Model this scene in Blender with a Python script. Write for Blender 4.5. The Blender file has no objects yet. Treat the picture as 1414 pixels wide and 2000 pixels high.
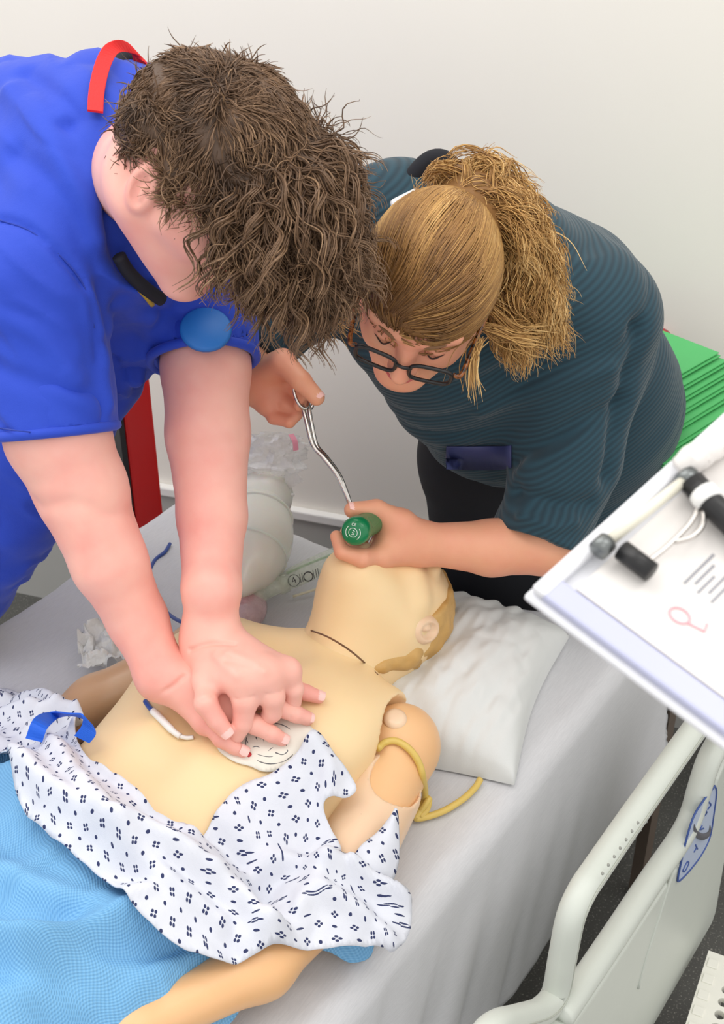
import bpy, bmesh, math, random
import numpy as np
from mathutils import Vector, Matrix
from mathutils.bvhtree import BVHTree

random.seed(7); RNG = np.random.default_rng(7)
SC = bpy.context.scene
COL = SC.collection

# ------------------------------------------------------------ camera
FPX = 2500.0                      # focal length in pixels of the 1414 x 2000 frame
PITCH = math.atan(1640 / 2500.0)  # camera looks down by this angle
CAMZ = 2.05
cd = bpy.data.cameras.new('camera'); cam = bpy.data.objects.new('camera', cd); COL.objects.link(cam)
cd.sensor_fit = 'VERTICAL'; cd.sensor_height = 36.0; cd.lens = FPX / 2000 * 36.0
cam.location = (0, 0, CAMZ); cam.rotation_euler = (math.pi / 2 - PITCH, 0, 0)
cd.clip_start = 0.05
cd.dof.use_dof = True; cd.dof.focus_distance = 1.62; cd.dof.aperture_fstop = 12.0
SC.camera = cam
# ------------------------------------------------------------ world, lights, exposure
w = bpy.data.worlds.new('room_light'); SC.world = w; w.use_nodes = True
w.node_tree.nodes['Background'].inputs[0].default_value = (1.0, 0.985, 0.96, 1)
w.node_tree.nodes['Background'].inputs[1].default_value = 1.12
def area(name, loc, sx, sy, power, rot=(0, 0, 0), col=(1, 0.975, 0.94)):
    l = bpy.data.lights.new(name, 'AREA'); l.shape = 'RECTANGLE'; l.size = sx; l.size_y = sy
    l.energy = power; l.color = col
    o = bpy.data.objects.new(name, l); COL.objects.link(o); o.location = loc; o.rotation_euler = rot
    return o
area('ceiling_and_fill_light', (-0.6, 0.9, 2.9), 1.2, 0.6, 7)
area('ceiling_and_fill_light', (0.9, 0.6, 2.9), 1.2, 0.6, 7)
area('ceiling_and_fill_light', (0.2, -0.6, 2.9), 1.2, 0.6, 5)
area('ceiling_and_fill_light', (-0.2, 1.8, 2.9), 1.2, 0.6, 6)  # added fill, not a known fitting: lifts the dark lower back wall
area('ceiling_and_fill_light', (-1.5, 1.7, 2.9), 1.2, 0.6, 9)  # added fill from the left, brightens the sheltered far side of the sheet
SC.view_settings.view_transform = 'Standard'; SC.view_settings.look = 'None'
SC.view_settings.gamma = 1.0; SC.view_settings.use_curve_mapping = False
SC.view_settings.exposure = 0.05

# ------------------------------------------------------------ measuring helpers
_F = np.array([0, math.cos(PITCH), -math.sin(PITCH)]); _D = np.array([0, -math.sin(PITCH), -math.cos(PITCH)])
_X = np.array([1.0, 0, 0]); _C = np.array([0, 0, CAMZ])
def ray(x, y): return (x - 707) * _X / FPX + (y - 1000) * _D / FPX + _F
def P(x, y, d): return _C + ray(x, y) * d                      # photo pixel and distance -> place in the room
def PZ(x, y, z): r = ray(x, y); return _C + r * ((z - CAMZ) / r[2])   # ... on the level z
MZ = 0.75                                                      # mattress top
BA = np.array([-0.306, 2.091, 0.0]); _ang = math.radians(34.4)
AX = np.array([math.sin(_ang), math.cos(_ang), 0]); CX = np.array([math.cos(_ang), -math.sin(_ang), 0])
def B(s, c, z): return BA + AX * s + CX * c + np.array([0, 0, z])     # bed axes (along, across, height) -> room
def BW(V): V = np.asarray(V, float); return BA + V[:, :1] * AX + V[:, 1:2] * CX + V[:, 2:3] * np.array([0, 0, 1.0])
def TB(p): q = np.asarray(p, float) - BA; return np.array([q @ AX, q @ CX, p[2]])
def PC(x, y, cc):                                              # ... on the upright plane beside the bed
    r = ray(x, y); return _C + r * (((BA - _C) @ CX + cc) / (r @ CX))
def nrm(v): v = np.asarray(v, float); return v / np.linalg.norm(v)

# ------------------------------------------------------------ noise
def _hash(i, j, k, seed):
    n = (i * 374761393 + j * 668265263 + k * 2147483647 + seed * 974711) & 0xffffffff
    n = ((n ^ (n >> 13)) * 1274126177) & 0xffffffff
    return ((n ^ (n >> 16)) & 0xffff) / 32767.5 - 1.0
def vnoise(Pt, seed=0):
    Pt = np.asarray(Pt, float)
    if Pt.shape[-1] == 2: Pt = np.concatenate([Pt, np.zeros(Pt.shape[:-1] + (1,))], -1)
    I = np.floor(Pt).astype(np.int64); f = Pt - I; f = f * f * (3 - 2 * f)
    r = 0
    for a in (0, 1):
        for b in (0, 1):
            for c in (0, 1):
                wgt = (f[..., 0] if a else 1 - f[..., 0]) * (f[..., 1] if b else 1 - f[..., 1]) * (f[..., 2] if c else 1 - f[..., 2])
                r = r + wgt * _hash(I[..., 0] + a, I[..., 1] + b, I[..., 2] + c, seed)
    return r

# ------------------------------------------------------------ objects
ROOT = {}
GEO = {}
def thing(name, label, cat, loc=(0, 0, 0), group=None):
    o = bpy.data.objects.new(name, None); COL.objects.link(o); o.location = tuple(loc); o.empty_display_size = 0.05
    o['label'] = label; o['category'] = cat
    if group: o['group'] = group
    ROOT[o.name] = np.array(loc, float); return o
def tag(o, label, cat, group=None, kind=None):
    if label: o['label'] = label
    if cat: o['category'] = cat
    if group: o['group'] = group
    if kind: o['kind'] = kind
    return o
def obj(name, V, F, mat, parent=None, smooth=True, origin=None, auto=None):
    """one mesh object from vertices (room coordinates) and faces"""
    V = np.asarray(V, float)
    if parent is not None: org = ROOT[parent.name]
    elif origin is not None: org = np.asarray(origin, float)
    else: org = np.array([*V.mean(0)[:2], V[:, 2].min()])
    me = bpy.data.meshes.new(name)
    Vl = (V - org).astype(np.float32)
    if isinstance(F, np.ndarray):
        n = F.shape[1]
        me.vertices.add(len(Vl)); me.vertices.foreach_set('co', Vl.ravel())
        me.loops.add(F.size); me.loops.foreach_set('vertex_index', F.astype(np.int32).ravel())
        me.polygons.add(len(F)); me.polygons.foreach_set('loop_start', np.arange(0, F.size, n, dtype=np.int32))
        me.update(calc_edges=True); me.validate()
    else:
        me.from_pydata([tuple(v) for v in Vl], [], [tuple(int(i) for i in q) for q in F]); me.update()
    if smooth: me.polygons.foreach_set('use_smooth', np.ones(len(me.polygons), dtype=bool))
    if auto is not None:
        me.set_sharp_from_angle(angle=math.radians(auto))
    o = bpy.data.objects.new(name, me); COL.objects.link(o); GEO[o.name] = (V, F)
    if mat is not None: me.materials.append(mat)
    if parent is not None: o.parent = parent; ROOT[o.name] = org
    else: o.location = tuple(org); ROOT[o.name] = org
    return o
def attr(o, name, vals):
    a = o.data.attributes.new(name, 'FLOAT', 'POINT'); a.data.foreach_set('value', np.asarray(vals, np.float32))
def set_uv(o, UV):
    me = o.data; l = np.zeros(len(me.loops), np.int32); me.loops.foreach_get('vertex_index', l)
    uv = me.uv_layers.new(name='UVMap'); uv.data.foreach_set('uv', np.asarray(UV, np.float32)[l].ravel())
def joinm(parts):
    """[(V,F quads or lists)] -> one V,F"""
    Vs, Fs, n = [], [], 0
    for V, F in parts:
        V = np.asarray(V, float); Vs.append(V); Fs += [[int(i) + n for i in q] for q in F]; n += len(V)
    return np.concatenate(Vs), Fs

class Surf:
    """points of a built surface found along a sight line"""
    def __init__(s, *os):
        Vs, Fs, n = [], [], 0
        for o in os:
            V, F = GEO[o.name] if hasattr(o, 'name') else o
            Vs += np.asarray(V).tolist(); Fs += [[int(i) + n for i in f] for f in (F.tolist() if isinstance(F, np.ndarray) else F)]; n = len(Vs)
        s.b = BVHTree.FromPolygons(Vs, Fs)
    def __call__(s, x, y, off=0.0, d=1.6):
        r_ = ray(x, y); loc, n, i, t = s.b.ray_cast(Vector(_C), Vector(r_))
        if loc is None: return P(x, y, d)
        n = np.array(n); n = n if n @ r_ < 0 else -n
        return np.array(loc) + n * off
def crease(V, F, N, lst):
    """folds along photo polylines: (points, height, width)"""
    sf = Surf((V, F)); D = np.zeros(len(V))
    for px, amp, wd in lst:
        pts = spline([sf(x, y) for x, y in px], 30); m = np.full(len(V), 9.0)
        lo, hi = pts.min(0) - 3 * wd, pts.max(0) + 3 * wd; k = np.where(((V > lo) & (V < hi)).all(1))[0]
        if len(k) == 0: continue
        Q = V[k]
        dmin = np.full(len(k), 9.0)
        for a, b in zip(pts[:-1], pts[1:]):
            ab = b - a; t = np.clip((Q - a) @ ab / (ab @ ab + 1e-12), 0, 1); dmin = np.minimum(dmin, np.linalg.norm(Q - a - t[:, None] * ab, axis=1))
        D[k] += amp * np.exp(-(dmin / wd) ** 2)
    return V + N * D[:, None]

# ------------------------------------------------------------ simple solids
def box(lo, hi):
    x0, y0, z0 = lo; x1, y1, z1 = hi
    V = [(x0, y0, z0), (x1, y0, z0), (x1, y1, z0), (x0, y1, z0), (x0, y0, z1), (x1, y0, z1), (x1, y1, z1), (x0, y1, z1)]
    return np.array(V, float), [(0, 3, 2, 1), (4, 5, 6, 7), (0, 1, 5, 4), (1, 2, 6, 5), (2, 3, 7, 6), (3, 0, 4, 7)]
def spline(pts, n):
    p = np.asarray(pts, float); m = len(p)
    if m == 2: t = np.linspace(0, 1, n)[:, None]; return p[0] * (1 - t) + p[1] * t
    e = np.concatenate([[2 * p[0] - p[1]], p, [2 * p[-1] - p[-2]]]); out = []
    for t in np.linspace(0, m - 1 - 1e-9, n):
        i = int(t); f = t - i; a, b, c, d = e[i], e[i + 1], e[i + 2], e[i + 3]
        out.append(0.5 * (2 * b + (c - a) * f + (2 * a - 5 * b + 4 * c - d) * f * f + (3 * b - a - 3 * c + d) * f ** 3))
    return np.array(out)
def frames(path):
    T = np.gradient(path, axis=0); T /= np.linalg.norm(T, axis=1)[:, None] + 1e-12
    ref = np.array([0, 0, 1.0]) if abs(T[0][2]) < 0.9 else np.array([1.0, 0, 0])
    N = [nrm(ref - T[0] * (ref @ T[0]))]
    for t in T[1:]: v = N[-1] - t * (N[-1] @ t); N.append(nrm(v))
    N = np.array(N); return T, N, np.cross(T, N)
def tube(path, r, sides=12, cap=True, flat=(1, 1)):
    path = np.asarray(path, float); n = len(path); r = np.broadcast_to(np.asarray(r, float), (n,))
    T, N, Bn = frames(path); a = np.linspace(0, 2 * math.pi, sides, endpoint=False)
    V = (path[:, None] + (N[:, None] * np.cos(a)[None, :, None] * flat[0] + Bn[:, None] * np.sin(a)[None, :, None] * flat[1]) * r[:, None, None]).reshape(-1, 3)
    F = [(i * sides + j, i * sides + (j + 1) % sides, (i + 1) * sides + (j + 1) % sides, (i + 1) * sides + j) for i in range(n - 1) for j in range(sides)]
    if cap: F += [tuple(range(sides))[::-1], tuple(range((n - 1) * sides, n * sides))]
    return V, F
def ribbon(path, side, w, th=0.0015):
    """flat strip along path; side = width directions"""
    path = np.asarray(path, float); S = np.asarray(side, float)
    if S.ndim == 1: S = np.tile(S, (len(path), 1))
    S = S / np.linalg.norm(S, axis=1)[:, None]
    T = np.gradient(path, axis=0); N = np.cross(T, S); N /= np.linalg.norm(N, axis=1)[:, None]
    V = np.stack([path - S * w / 2 - N * th / 2, path + S * w / 2 - N * th / 2, path + S * w / 2 + N * th / 2, path - S * w / 2 + N * th / 2], 1).reshape(-1, 3)
    n = len(path)
    F = [(i * 4 + j, i * 4 + (j + 1) % 4, (i + 1) * 4 + (j + 1) % 4, (i + 1) * 4 + j) for i in range(n - 1) for j in range(4)]
    F += [(3, 2, 1, 0), (n * 4 - 4, n * 4 - 3, n * 4 - 2, n * 4 - 1)]
    return V, F
def lathe(prof, p0, axis, sides=32):
    """prof = [(radius, distance along axis)]"""
    ax = nrm(axis); ref = np.array([0, 0, 1.0]) if abs(ax[2]) < 0.9 else np.array([1.0, 0, 0])
    u = nrm(np.cross(ref, ax)); v = np.cross(ax, u); a = np.linspace(0, 2 * math.pi, sides, endpoint=False)
    V = np.concatenate([np.asarray(p0) + ax * h + r * (np.cos(a)[:, None] * u + np.sin(a)[:, None] * v) for r, h in prof])
    n = len(prof)
    F = [(i * sides + j, i * sides + (j + 1) % sides, (i + 1) * sides + (j + 1) % sides, (i + 1) * sides + j) for i in range(n - 1) for j in range(sides)]
    F += [tuple(range(sides))[::-1], tuple(range((n - 1) * sides, n * sides))]
    return V, F
def prism(poly, n, th):
    """flat polygon (room points) given thickness th along n"""
    p = np.asarray(poly, float); n = nrm(n); m = len(p); V = np.concatenate([p, p + n * th])
    return V, [tuple(range(m))[::-1], tuple(range(m, 2 * m))] + [(i, (i + 1) % m, m + (i + 1) % m, m + i) for i in range(m)]
def bevel(o, w, seg=2, ang=40):
    m = o.modifiers.new('bevel', 'BEVEL'); m.width = w; m.segments = seg; m.limit_method = 'ANGLE'; m.angle_limit = math.radians(ang)
def fix_normals(o):
    bm = bmesh.new(); bm.from_mesh(o.data); bmesh.ops.recalc_face_normals(bm, faces=bm.faces[:]); bm.to_mesh(o.data); bm.free()
def text(name, s, size, org, ux, uy, mat, parent=None, lift=0.0004):
    """flat lettering lying in the plane of ux, uy"""
    cu = bpy.data.curves.new('lettering', 'FONT'); cu.body = s; cu.size = size; cu.align_x = 'CENTER'; cu.align_y = 'CENTER'; cu.resolution_u = 3
    t = bpy.data.objects.new('lettering', cu); me = bpy.data.meshes.new_from_object(t); bpy.data.objects.remove(t); bpy.data.curves.remove(cu)
    ux = nrm(ux); uy = nrm(np.asarray(uy) - ux * (np.asarray(uy) @ ux)); nn = np.cross(ux, uy)
    V = np.array([np.asarray(org) + ux * v.co.x + uy * v.co.y + nn * lift for v in me.vertices]); F = [tuple(p.vertices) for p in me.polygons]
    bpy.data.meshes.remove(me)
    return obj(name, V, F, mat, parent, smooth=False)

# ------------------------------------------------------------ implicit surfaces (for bodies)
class Field:
    def __init__(s, lo, hi, h):
        s.lo = np.asarray(lo, float); s.h = h; s.n = np.ceil((np.asarray(hi) - s.lo) / h).astype(int) + 1
        s.ax = [(s.lo[i] + h * np.arange(s.n[i])).astype(np.float32) for i in range(3)]
        s.D = np.full(s.n, 1.0, np.float32)
    def _reg(s, lo, hi):
        sl = []
        for i in range(3):
            a = int(max(0, math.floor((lo[i] - s.lo[i]) / s.h))); b = int(min(s.n[i], math.ceil((hi[i] - s.lo[i]) / s.h) + 1))
            if b <= a: return None
            sl.append(slice(a, b))
        return tuple(sl), np.ix_(*[s.ax[i][sl[i]] for i in range(3)])
    def _put(s, sl, d, k, op):
        A = s.D[sl]
        if op == 'u':
            if k > 0: hh = np.maximum(k - np.abs(A - d), 0) / k; s.D[sl] = np.minimum(A, d) - hh * hh * k * 0.25
            else: s.D[sl] = np.minimum(A, d)
        else:
            d = -d
            if k > 0: hh = np.maximum(k - np.abs(A - d), 0) / k; s.D[sl] = np.maximum(A, d) + hh * hh * k * 0.25
            else: s.D[sl] = np.maximum(A, d)
    def cone(s, a, b, ra, rb, k=0.01, op='u'):
        a = np.asarray(a, float); b = np.asarray(b, float); m = max(ra, rb) + k + 3 * s.h
        R = s._reg(np.minimum(a, b) - m, np.maximum(a, b) + m)
        if R is None: return
        sl, (X, Y, Z) = R; ab = b - a; L = float(ab @ ab) + 1e-12
        t = np.clip(((X - a[0]) * ab[0] + (Y - a[1]) * ab[1] + (Z - a[2]) * ab[2]) / L, 0, 1)
        d = np.sqrt((X - a[0] - t * ab[0]) ** 2 + (Y - a[1] - t * ab[1]) ** 2 + (Z - a[2] - t * ab[2]) ** 2) - (ra + t * (rb - ra))
        s._put(sl, d.astype(np.float32), k, op)
    def chain(s, pts, rs, k=0.01, k0=None):
        for i in range(len(pts) - 1): s.cone(pts[i], pts[i + 1], rs[i], rs[i + 1], k if (i or k0 is None) else k0)
    def ell(s, c, r, M=None, k=0.01, op='u'):
        c = np.asarray(c, float); r = np.asarray(r, float); M = np.eye(3) if M is None else np.asarray(M)   # rows = axes
        e = np.sqrt(((M * r[:, None]) ** 2).sum(0)) + k + 3 * s.h
        R = s._reg(c - e, c + e)
        if R is None: return
        sl, (X, Y, Z) = R; x, y, z = X - c[0], Y - c[1], Z - c[2]
        q = [(x * M[i][0] + y * M[i][1] + z * M[i][2]) for i in range(3)]
        k0 = np.sqrt(sum((q[i] / r[i]) ** 2 for i in range(3))); k1 = np.sqrt(sum((q[i] / r[i] ** 2) ** 2 for i in range(3))) + 1e-6
        s._put(sl, (k0 * (k0 - 1) / k1).astype(np.float32), k, op)
    def half(s, p, n, k=0.0):
        """keep the side of the plane that n points away from"""
        n = nrm(n); X, Y, Z = np.ix_(*s.ax); d = ((X - p[0]) * n[0] + (Y - p[1]) * n[1] + (Z - p[2]) * n[2]).astype(np.float32)
        s._put((slice(None),) * 3, -d, k, 's')
    def mesh(s):
        D = s.D; h = s.h; I = D < 0
        cs = [(a, b, c) for a in (0, 1) for b in (0, 1) for c in (0, 1)]; nx, ny, nz = D.shape
        cnt = np.zeros((nx - 1, ny - 1, nz - 1), np.uint8)
        for a, b, c in cs: cnt += I[a:nx - 1 + a, b:ny - 1 + b, c:nz - 1 + c]
        act = (cnt > 0) & (cnt < 8); ii = np.argwhere(act); idx = np.full(act.shape, -1, np.int32); idx[act] = np.arange(len(ii))
        val = {q: D[ii[:, 0] + q[0], ii[:, 1] + q[1], ii[:, 2] + q[2]] for q in cs}
        acc = np.zeros((len(ii), 3)); num = np.zeros(len(ii))
        for q in cs:
            for d in range(3):
                if q[d]: continue
                e = list(q); e[d] = 1; e = tuple(e); v0, v1 = val[q], val[e]; m = (v0 < 0) != (v1 < 0)
                t = np.where(m, v0 / np.where(m, v0 - v1, 1), 0); p = np.tile(np.array(q, float), (len(ii), 1)); p[:, d] += t
                acc[m] += p[m]; num[m] += 1
        V = s.lo + (ii + acc / num[:, None]) * h; Fs = []
        for d in range(3):
            u, v = (d + 1) % 3, (d + 2) % 3
            lo = [slice(None)] * 3; hi = [slice(None)] * 3; lo[d] = slice(0, -1); hi[d] = slice(1, None)
            ch = I[tuple(lo)] != I[tuple(hi)]; e = np.argwhere(ch)
            ok = (e[:, u] > 0) & (e[:, v] > 0) & (e[:, u] < D.shape[u] - 1) & (e[:, v] < D.shape[v] - 1); e = e[ok]
            ins = I[e[:, 0], e[:, 1], e[:, 2]]
            q = []
            for du, dv in ((1, 1), (0, 1), (0, 0), (1, 0)):
                g = e.copy(); g[:, u] -= du; g[:, v] -= dv; q.append(idx[g[:, 0], g[:, 1], g[:, 2]])
            q = np.stack(q, 1); q[~ins] = q[~ins][:, ::-1]; Fs.append(q)
        return V, np.concatenate(Fs)
def relax(V, F, it=4, lam=0.5):
    E = np.concatenate([F[:, [0, 1]], F[:, [1, 2]], F[:, [2, 3]], F[:, [3, 0]]]); n = len(V)
    deg = np.bincount(E.ravel(), minlength=n)[:, None].astype(float)
    for i in range(it):
        S = np.stack([np.bincount(E[:, 0], V[E[:, 1], d], n) + np.bincount(E[:, 1], V[E[:, 0], d], n) for d in range(3)], 1) / np.maximum(deg, 1)
        V = V + (S - V) * (lam if i % 2 == 0 else -lam * 0.95)
    return V
def vnormals(V, F):
    a = V[F[:, 2]] - V[F[:, 0]]; b = V[F[:, 3]] - V[F[:, 1]]; n = np.cross(a, b); N = np.zeros_like(V)
    for i in range(4):
        for d in range(3): N[:, d] += np.bincount(F[:, i], n[:, d], len(V))
    return N / (np.linalg.norm(N, axis=1)[:, None] + 1e-12)
def joinq(parts):
    Vs, Fs, n = [], [], 0
    for V, F in parts: Vs.append(V); Fs.append(F + n); n += len(V)
    return np.concatenate(Vs), np.concatenate(Fs)

# ------------------------------------------------------------ materials
def lin(c):
    c = np.asarray(c, float) / 255.0; return tuple(np.where(c <= 0.04045, c / 12.92, ((c + 0.055) / 1.055) ** 2.4)) + (1.0,)
class NT:
    def __init__(s, name):
        s.m = bpy.data.materials.new(name); s.m.use_nodes = True; s.t = s.m.node_tree; s.b = s.t.nodes['Principled BSDF']
    def n(s, ty, **kw):
        x = s.t.nodes.new(ty)
        for k, v in kw.items(): setattr(x, k, v)
        return x
    def put(s, sock, v):
        if hasattr(v, 'is_output'): s.t.links.new(v, sock)
        elif v is not None: sock.default_value = v
    def math(s, op, a, b=None, c=None):
        x = s.n('ShaderNodeMath', operation=op)
        for i, v in enumerate((a, b, c)):
            if v is not None: s.put(x.inputs[i], v)
        return x.outputs[0]
    def mix(s, fac, a, b):
        x = s.n('ShaderNodeMix', data_type='RGBA'); s.put(x.inputs[0], fac); s.put(x.inputs[6], a); s.put(x.inputs[7], b); return x.outputs[2]
    def noise(s, vec, scale, detail=3, rough=0.55):
        x = s.n('ShaderNodeTexNoise'); s.put(x.inputs['Vector'], vec); x.inputs['Scale'].default_value = scale
        x.inputs['Detail'].default_value = detail; x.inputs['Roughness'].default_value = rough; return x.outputs[0]
    def coord(s, kind='Object', scale=None, rot=None):
        x = s.n('ShaderNodeTexCoord').outputs[kind]
        if scale is None and rot is None: return x
        m = s.n('ShaderNodeMapping'); s.put(m.inputs[0], x)
        if scale is not None: m.inputs['Scale'].default_value = scale
        if rot is not None: m.inputs['Rotation'].default_value = rot
        return m.outputs[0]
    def ramp(s, fac, stops):
        x = s.n('ShaderNodeValToRGB'); s.put(x.inputs[0], fac); e = x.color_ramp.elements
        while len(e) < len(stops): e.new(0.5)
        for el, (p, c) in zip(e, stops): el.position = p; el.color = c
        return x.outputs[0]
    def attr(s, name): return s.n('ShaderNodeAttribute', attribute_name=name).outputs['Fac']
    def bump(s, height, strength=0.3, dist=0.002):
        x = s.n('ShaderNodeBump'); x.inputs['Strength'].default_value = strength; x.inputs['Distance'].default_value = dist
        s.put(x.inputs['Height'], height); s.t.links.new(x.outputs[0], s.b.inputs['Normal'])
    def fin(s, col=None, rough=0.5, **kw):
        if col is not None: s.put(s.b.inputs['Base Color'], col)
        s.put(s.b.inputs['Roughness'], rough)
        for k, v in kw.items(): s.put(s.b.inputs[k.replace('_', ' ')], v)
        return s.m
def plain(name, c, rough=0.5, var=0.06, scale=40.0, bump=0.0, bscale=200.0, **kw):
    t = NT(name); co = t.coord(); l = lin(c); f = t.noise(co, scale)
    dk = tuple(x * (1 - var) for x in l[:3]) + (1,); lt = tuple(min(1, x * (1 + var)) for x in l[:3]) + (1,)
    if bump: t.bump(t.noise(co, bscale, 2), bump, 0.002)
    return t.fin(t.mix(f, dk, lt), rough, **kw)

# ------------------------------------------------------------ material set
M = {}
M['wall'] = plain('painted_wall', (240, 236, 228), 0.75, 0.015, 6, 0.05, 300)
M['cap'] = plain('white_capping', (240, 239, 236), 0.35, 0.02)
M['skirt'] = plain('grey_wall_vinyl', (178, 178, 174), 0.5, 0.03, 8)
def mk_floor():
    t = NT('speckled_vinyl'); co = t.coord(); a = t.noise(co, 260, 2); b = t.noise(co, 9, 3)
    base = t.mix(b, lin((70, 70, 68)), lin((92, 92, 88)))
    sp = t.ramp(a, [(0.60, (0, 0, 0, 1)), (0.70, (1, 1, 1, 1))]); t.bump(a, 0.1, 0.001)
    return t.fin(t.mix(sp, base, lin((160, 158, 150))), 0.55)
M['floor'] = mk_floor()
M['rail'] = plain('grey_rail_plastic', (203, 208, 200), 0.42, 0.02, 15, 0.03, 500)
M['frame'] = plain('dark_bed_metal', (62, 62, 64), 0.45)
M['mattress'] = plain('mattress_vinyl', (40, 60, 110), 0.5)
M['chrome'] = plain('steel', (205, 200, 195), 0.16, 0.02, Metallic=1.0)
M['black'] = plain('black_plastic', (22, 22, 24), 0.4)
M['white'] = plain('white_plastic', (238, 238, 236), 0.35, 0.02)
M['navy_print'] = plain('navy_ink', (58, 84, 150), 0.5)
M['grey_print'] = plain('grey_ink', (92, 92, 98), 0.6)
M['pale_blue_vinyl'] = plain('pale_blue_label', (186, 198, 220), 0.4, 0.02)
M['red_paint'] = plain('red_enamel', (214, 22, 20), 0.4, 0.05, 8)
def mk_sheet(name, c0, c1, sx=(14, 150, 60)):
    t = NT(name); co = t.coord('UV', (sx[0], sx[1], 1)); f = t.noise(co, 3.2, 4, 0.65); g = t.noise(t.coord('UV', (700, 700, 1)), 1.0, 2)
    t.bump(t.math('ADD', f, t.math('MULTIPLY', g, 0.5)), 0.22, 0.0015)
    return t.fin(t.mix(f, lin(c0), lin(c1)), 0.85, Sheen_Weight=0.15)
M['sheet'] = mk_sheet('grey_jersey_sheet', (190, 191, 195), (217, 217, 220))
M['pillow'] = plain('white_pillow_cotton', (216, 218, 217), 0.8, 0.02, 30, 0.12, 900)
def mk_skin(name, base, red, pale, rough=0.5, sc=26):
    t = NT(name); co = t.coord(); f = t.noise(co, sc, 4); g = t.noise(co, sc * 9, 2); r = t.noise(co, sc * 0.35, 3)
    c = t.mix(t.ramp(r, [(0.42, (0, 0, 0, 1)), (0.62, (1, 1, 1, 1))]), lin(base), lin(red)); c = t.mix(t.math('MULTIPLY', f, 0.55), c, lin(pale))
    t.bump(g, 0.12, 0.0008)
    return t.fin(c, rough, Subsurface_Weight=0.12, Subsurface_Scale=0.012)
M['skin_man'] = mk_skin('pink_skin', (238, 172, 156), (232, 150, 138), (246, 200, 186))
M['skin_woman'] = mk_skin('tanned_skin', (222, 156, 122), (222, 142, 116), (236, 178, 146))
M['nail'] = plain('fingernail', (244, 196, 188), 0.22, 0.03)
M['nail_red'] = plain('red_mark', (190, 30, 40), 0.4)
M['man_vinyl'] = mk_skin('manikin_vinyl', (238, 208, 160), (236, 202, 150), (243, 216, 172), 0.45, 6)
M['man_arm'] = mk_skin('manikin_arm_vinyl', (232, 184, 132), (228, 172, 116), (240, 200, 156), 0.4, 8)
M['man_pad'] = mk_skin('manikin_pad_vinyl', (232, 198, 164), (230, 190, 152), (240, 212, 184), 0.3, 8)
M['man_dark'] = mk_skin('manikin_brown_arm', (196, 158, 122), (190, 146, 108), (206, 172, 138), 0.35, 8)
M['man_hair'] = plain('manikin_moulded_hair', (196, 156, 92), 0.5, 0.15, 30, 0.3, 120)
M['seam'] = plain('dark_seam', (110, 70, 40), 0.6)
M['yellow_rubber'] = plain('amber_rubber_tube', (214, 184, 96), 0.35, 0.05)
def mk_gown():
    t = NT('printed_gown_cotton'); uv = t.n('ShaderNodeTexCoord').outputs['UV']; sx = t.n('ShaderNodeSeparateXYZ'); t.put(sx.inputs[0], uv)
    p = 0.0186
    def cell(v):
        q = t.math('DIVIDE', v, p); fl = t.math('FLOOR', q); fr = t.math('MULTIPLY', t.math('SUBTRACT', t.math('SUBTRACT', q, fl), 0.5), p); return fl, fr
    iu, fu = cell(sx.outputs[0]); iv, fv = cell(sx.outputs[1])
    par = t.math('ABSOLUTE', t.math('MODULO', t.math('ADD', iu, iv), 2.0))
    def dist(a, b): return t.math('SQRT', t.math('ADD', t.math('MULTIPLY', a, a), t.math('MULTIPLY', b, b)))
    au, av = t.math('ABSOLUTE', fu), t.math('ABSOLUTE', fv); o = 0.0031
    dc = t.math('MINIMUM', dist(t.math('SUBTRACT', au, o), fv), dist(fu, t.math('SUBTRACT', av, o)))
    clus = t.math('LESS_THAN', dc, 0.00185); dot = t.math('LESS_THAN', dist(fu, fv), 0.00235)
    k = t.math('ADD', t.math('MULTIPLY', clus, t.math('SUBTRACT', 1.0, par)), t.math('MULTIPLY', dot, par))
    co = t.coord(); nz = t.noise(co, 30, 3); base = t.mix(nz, lin((204, 207, 219)), lin((222, 224, 231)))
    t.bump(t.math('ADD', nz, t.math('MULTIPLY', t.noise(co, 900, 1), 0.3)), 0.25, 0.003)
    return t.fin(t.mix(k, base, lin((44, 52, 92))), 0.85)
M['gown'] = mk_gown()
def mk_blanket():
    t = NT('blue_waffle_blanket'); uv = t.n('ShaderNodeTexCoord').outputs['UV']; sx = t.n('ShaderNodeSeparateXYZ'); t.put(sx.inputs[0], uv); k = 2 * math.pi / 0.0062
    a = t.math('SINE', t.math('MULTIPLY', sx.outputs[0], k)); b = t.math('SINE', t.math('MULTIPLY', sx.outputs[1], k * 1.25))
    h = t.math('MULTIPLY', a, b); hh = t.math('ADD', t.math('MULTIPLY', h, 0.5), 0.5); t.bump(hh, 0.55, 0.0018)
    c = t.mix(hh, lin((92, 154, 206)), lin((128, 186, 228))); f = t.noise(t.coord(), 12, 3)
    return t.fin(t.mix(t.math('MULTIPLY', f, 0.4), c, lin((138, 192, 230))), 0.85)
M['blanket'] = mk_blanket()
M['blue_strap'] = plain('royal_blue_webbing', (22, 98, 220), 0.6, 0.08, 60, 0.2, 900)
M['pad_white'] = plain('electrode_pad_foil', (232, 226, 214), 0.45, 0.03)
M['blue_wire'] = plain('blue_wire', (44, 74, 150), 0.4)

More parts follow.
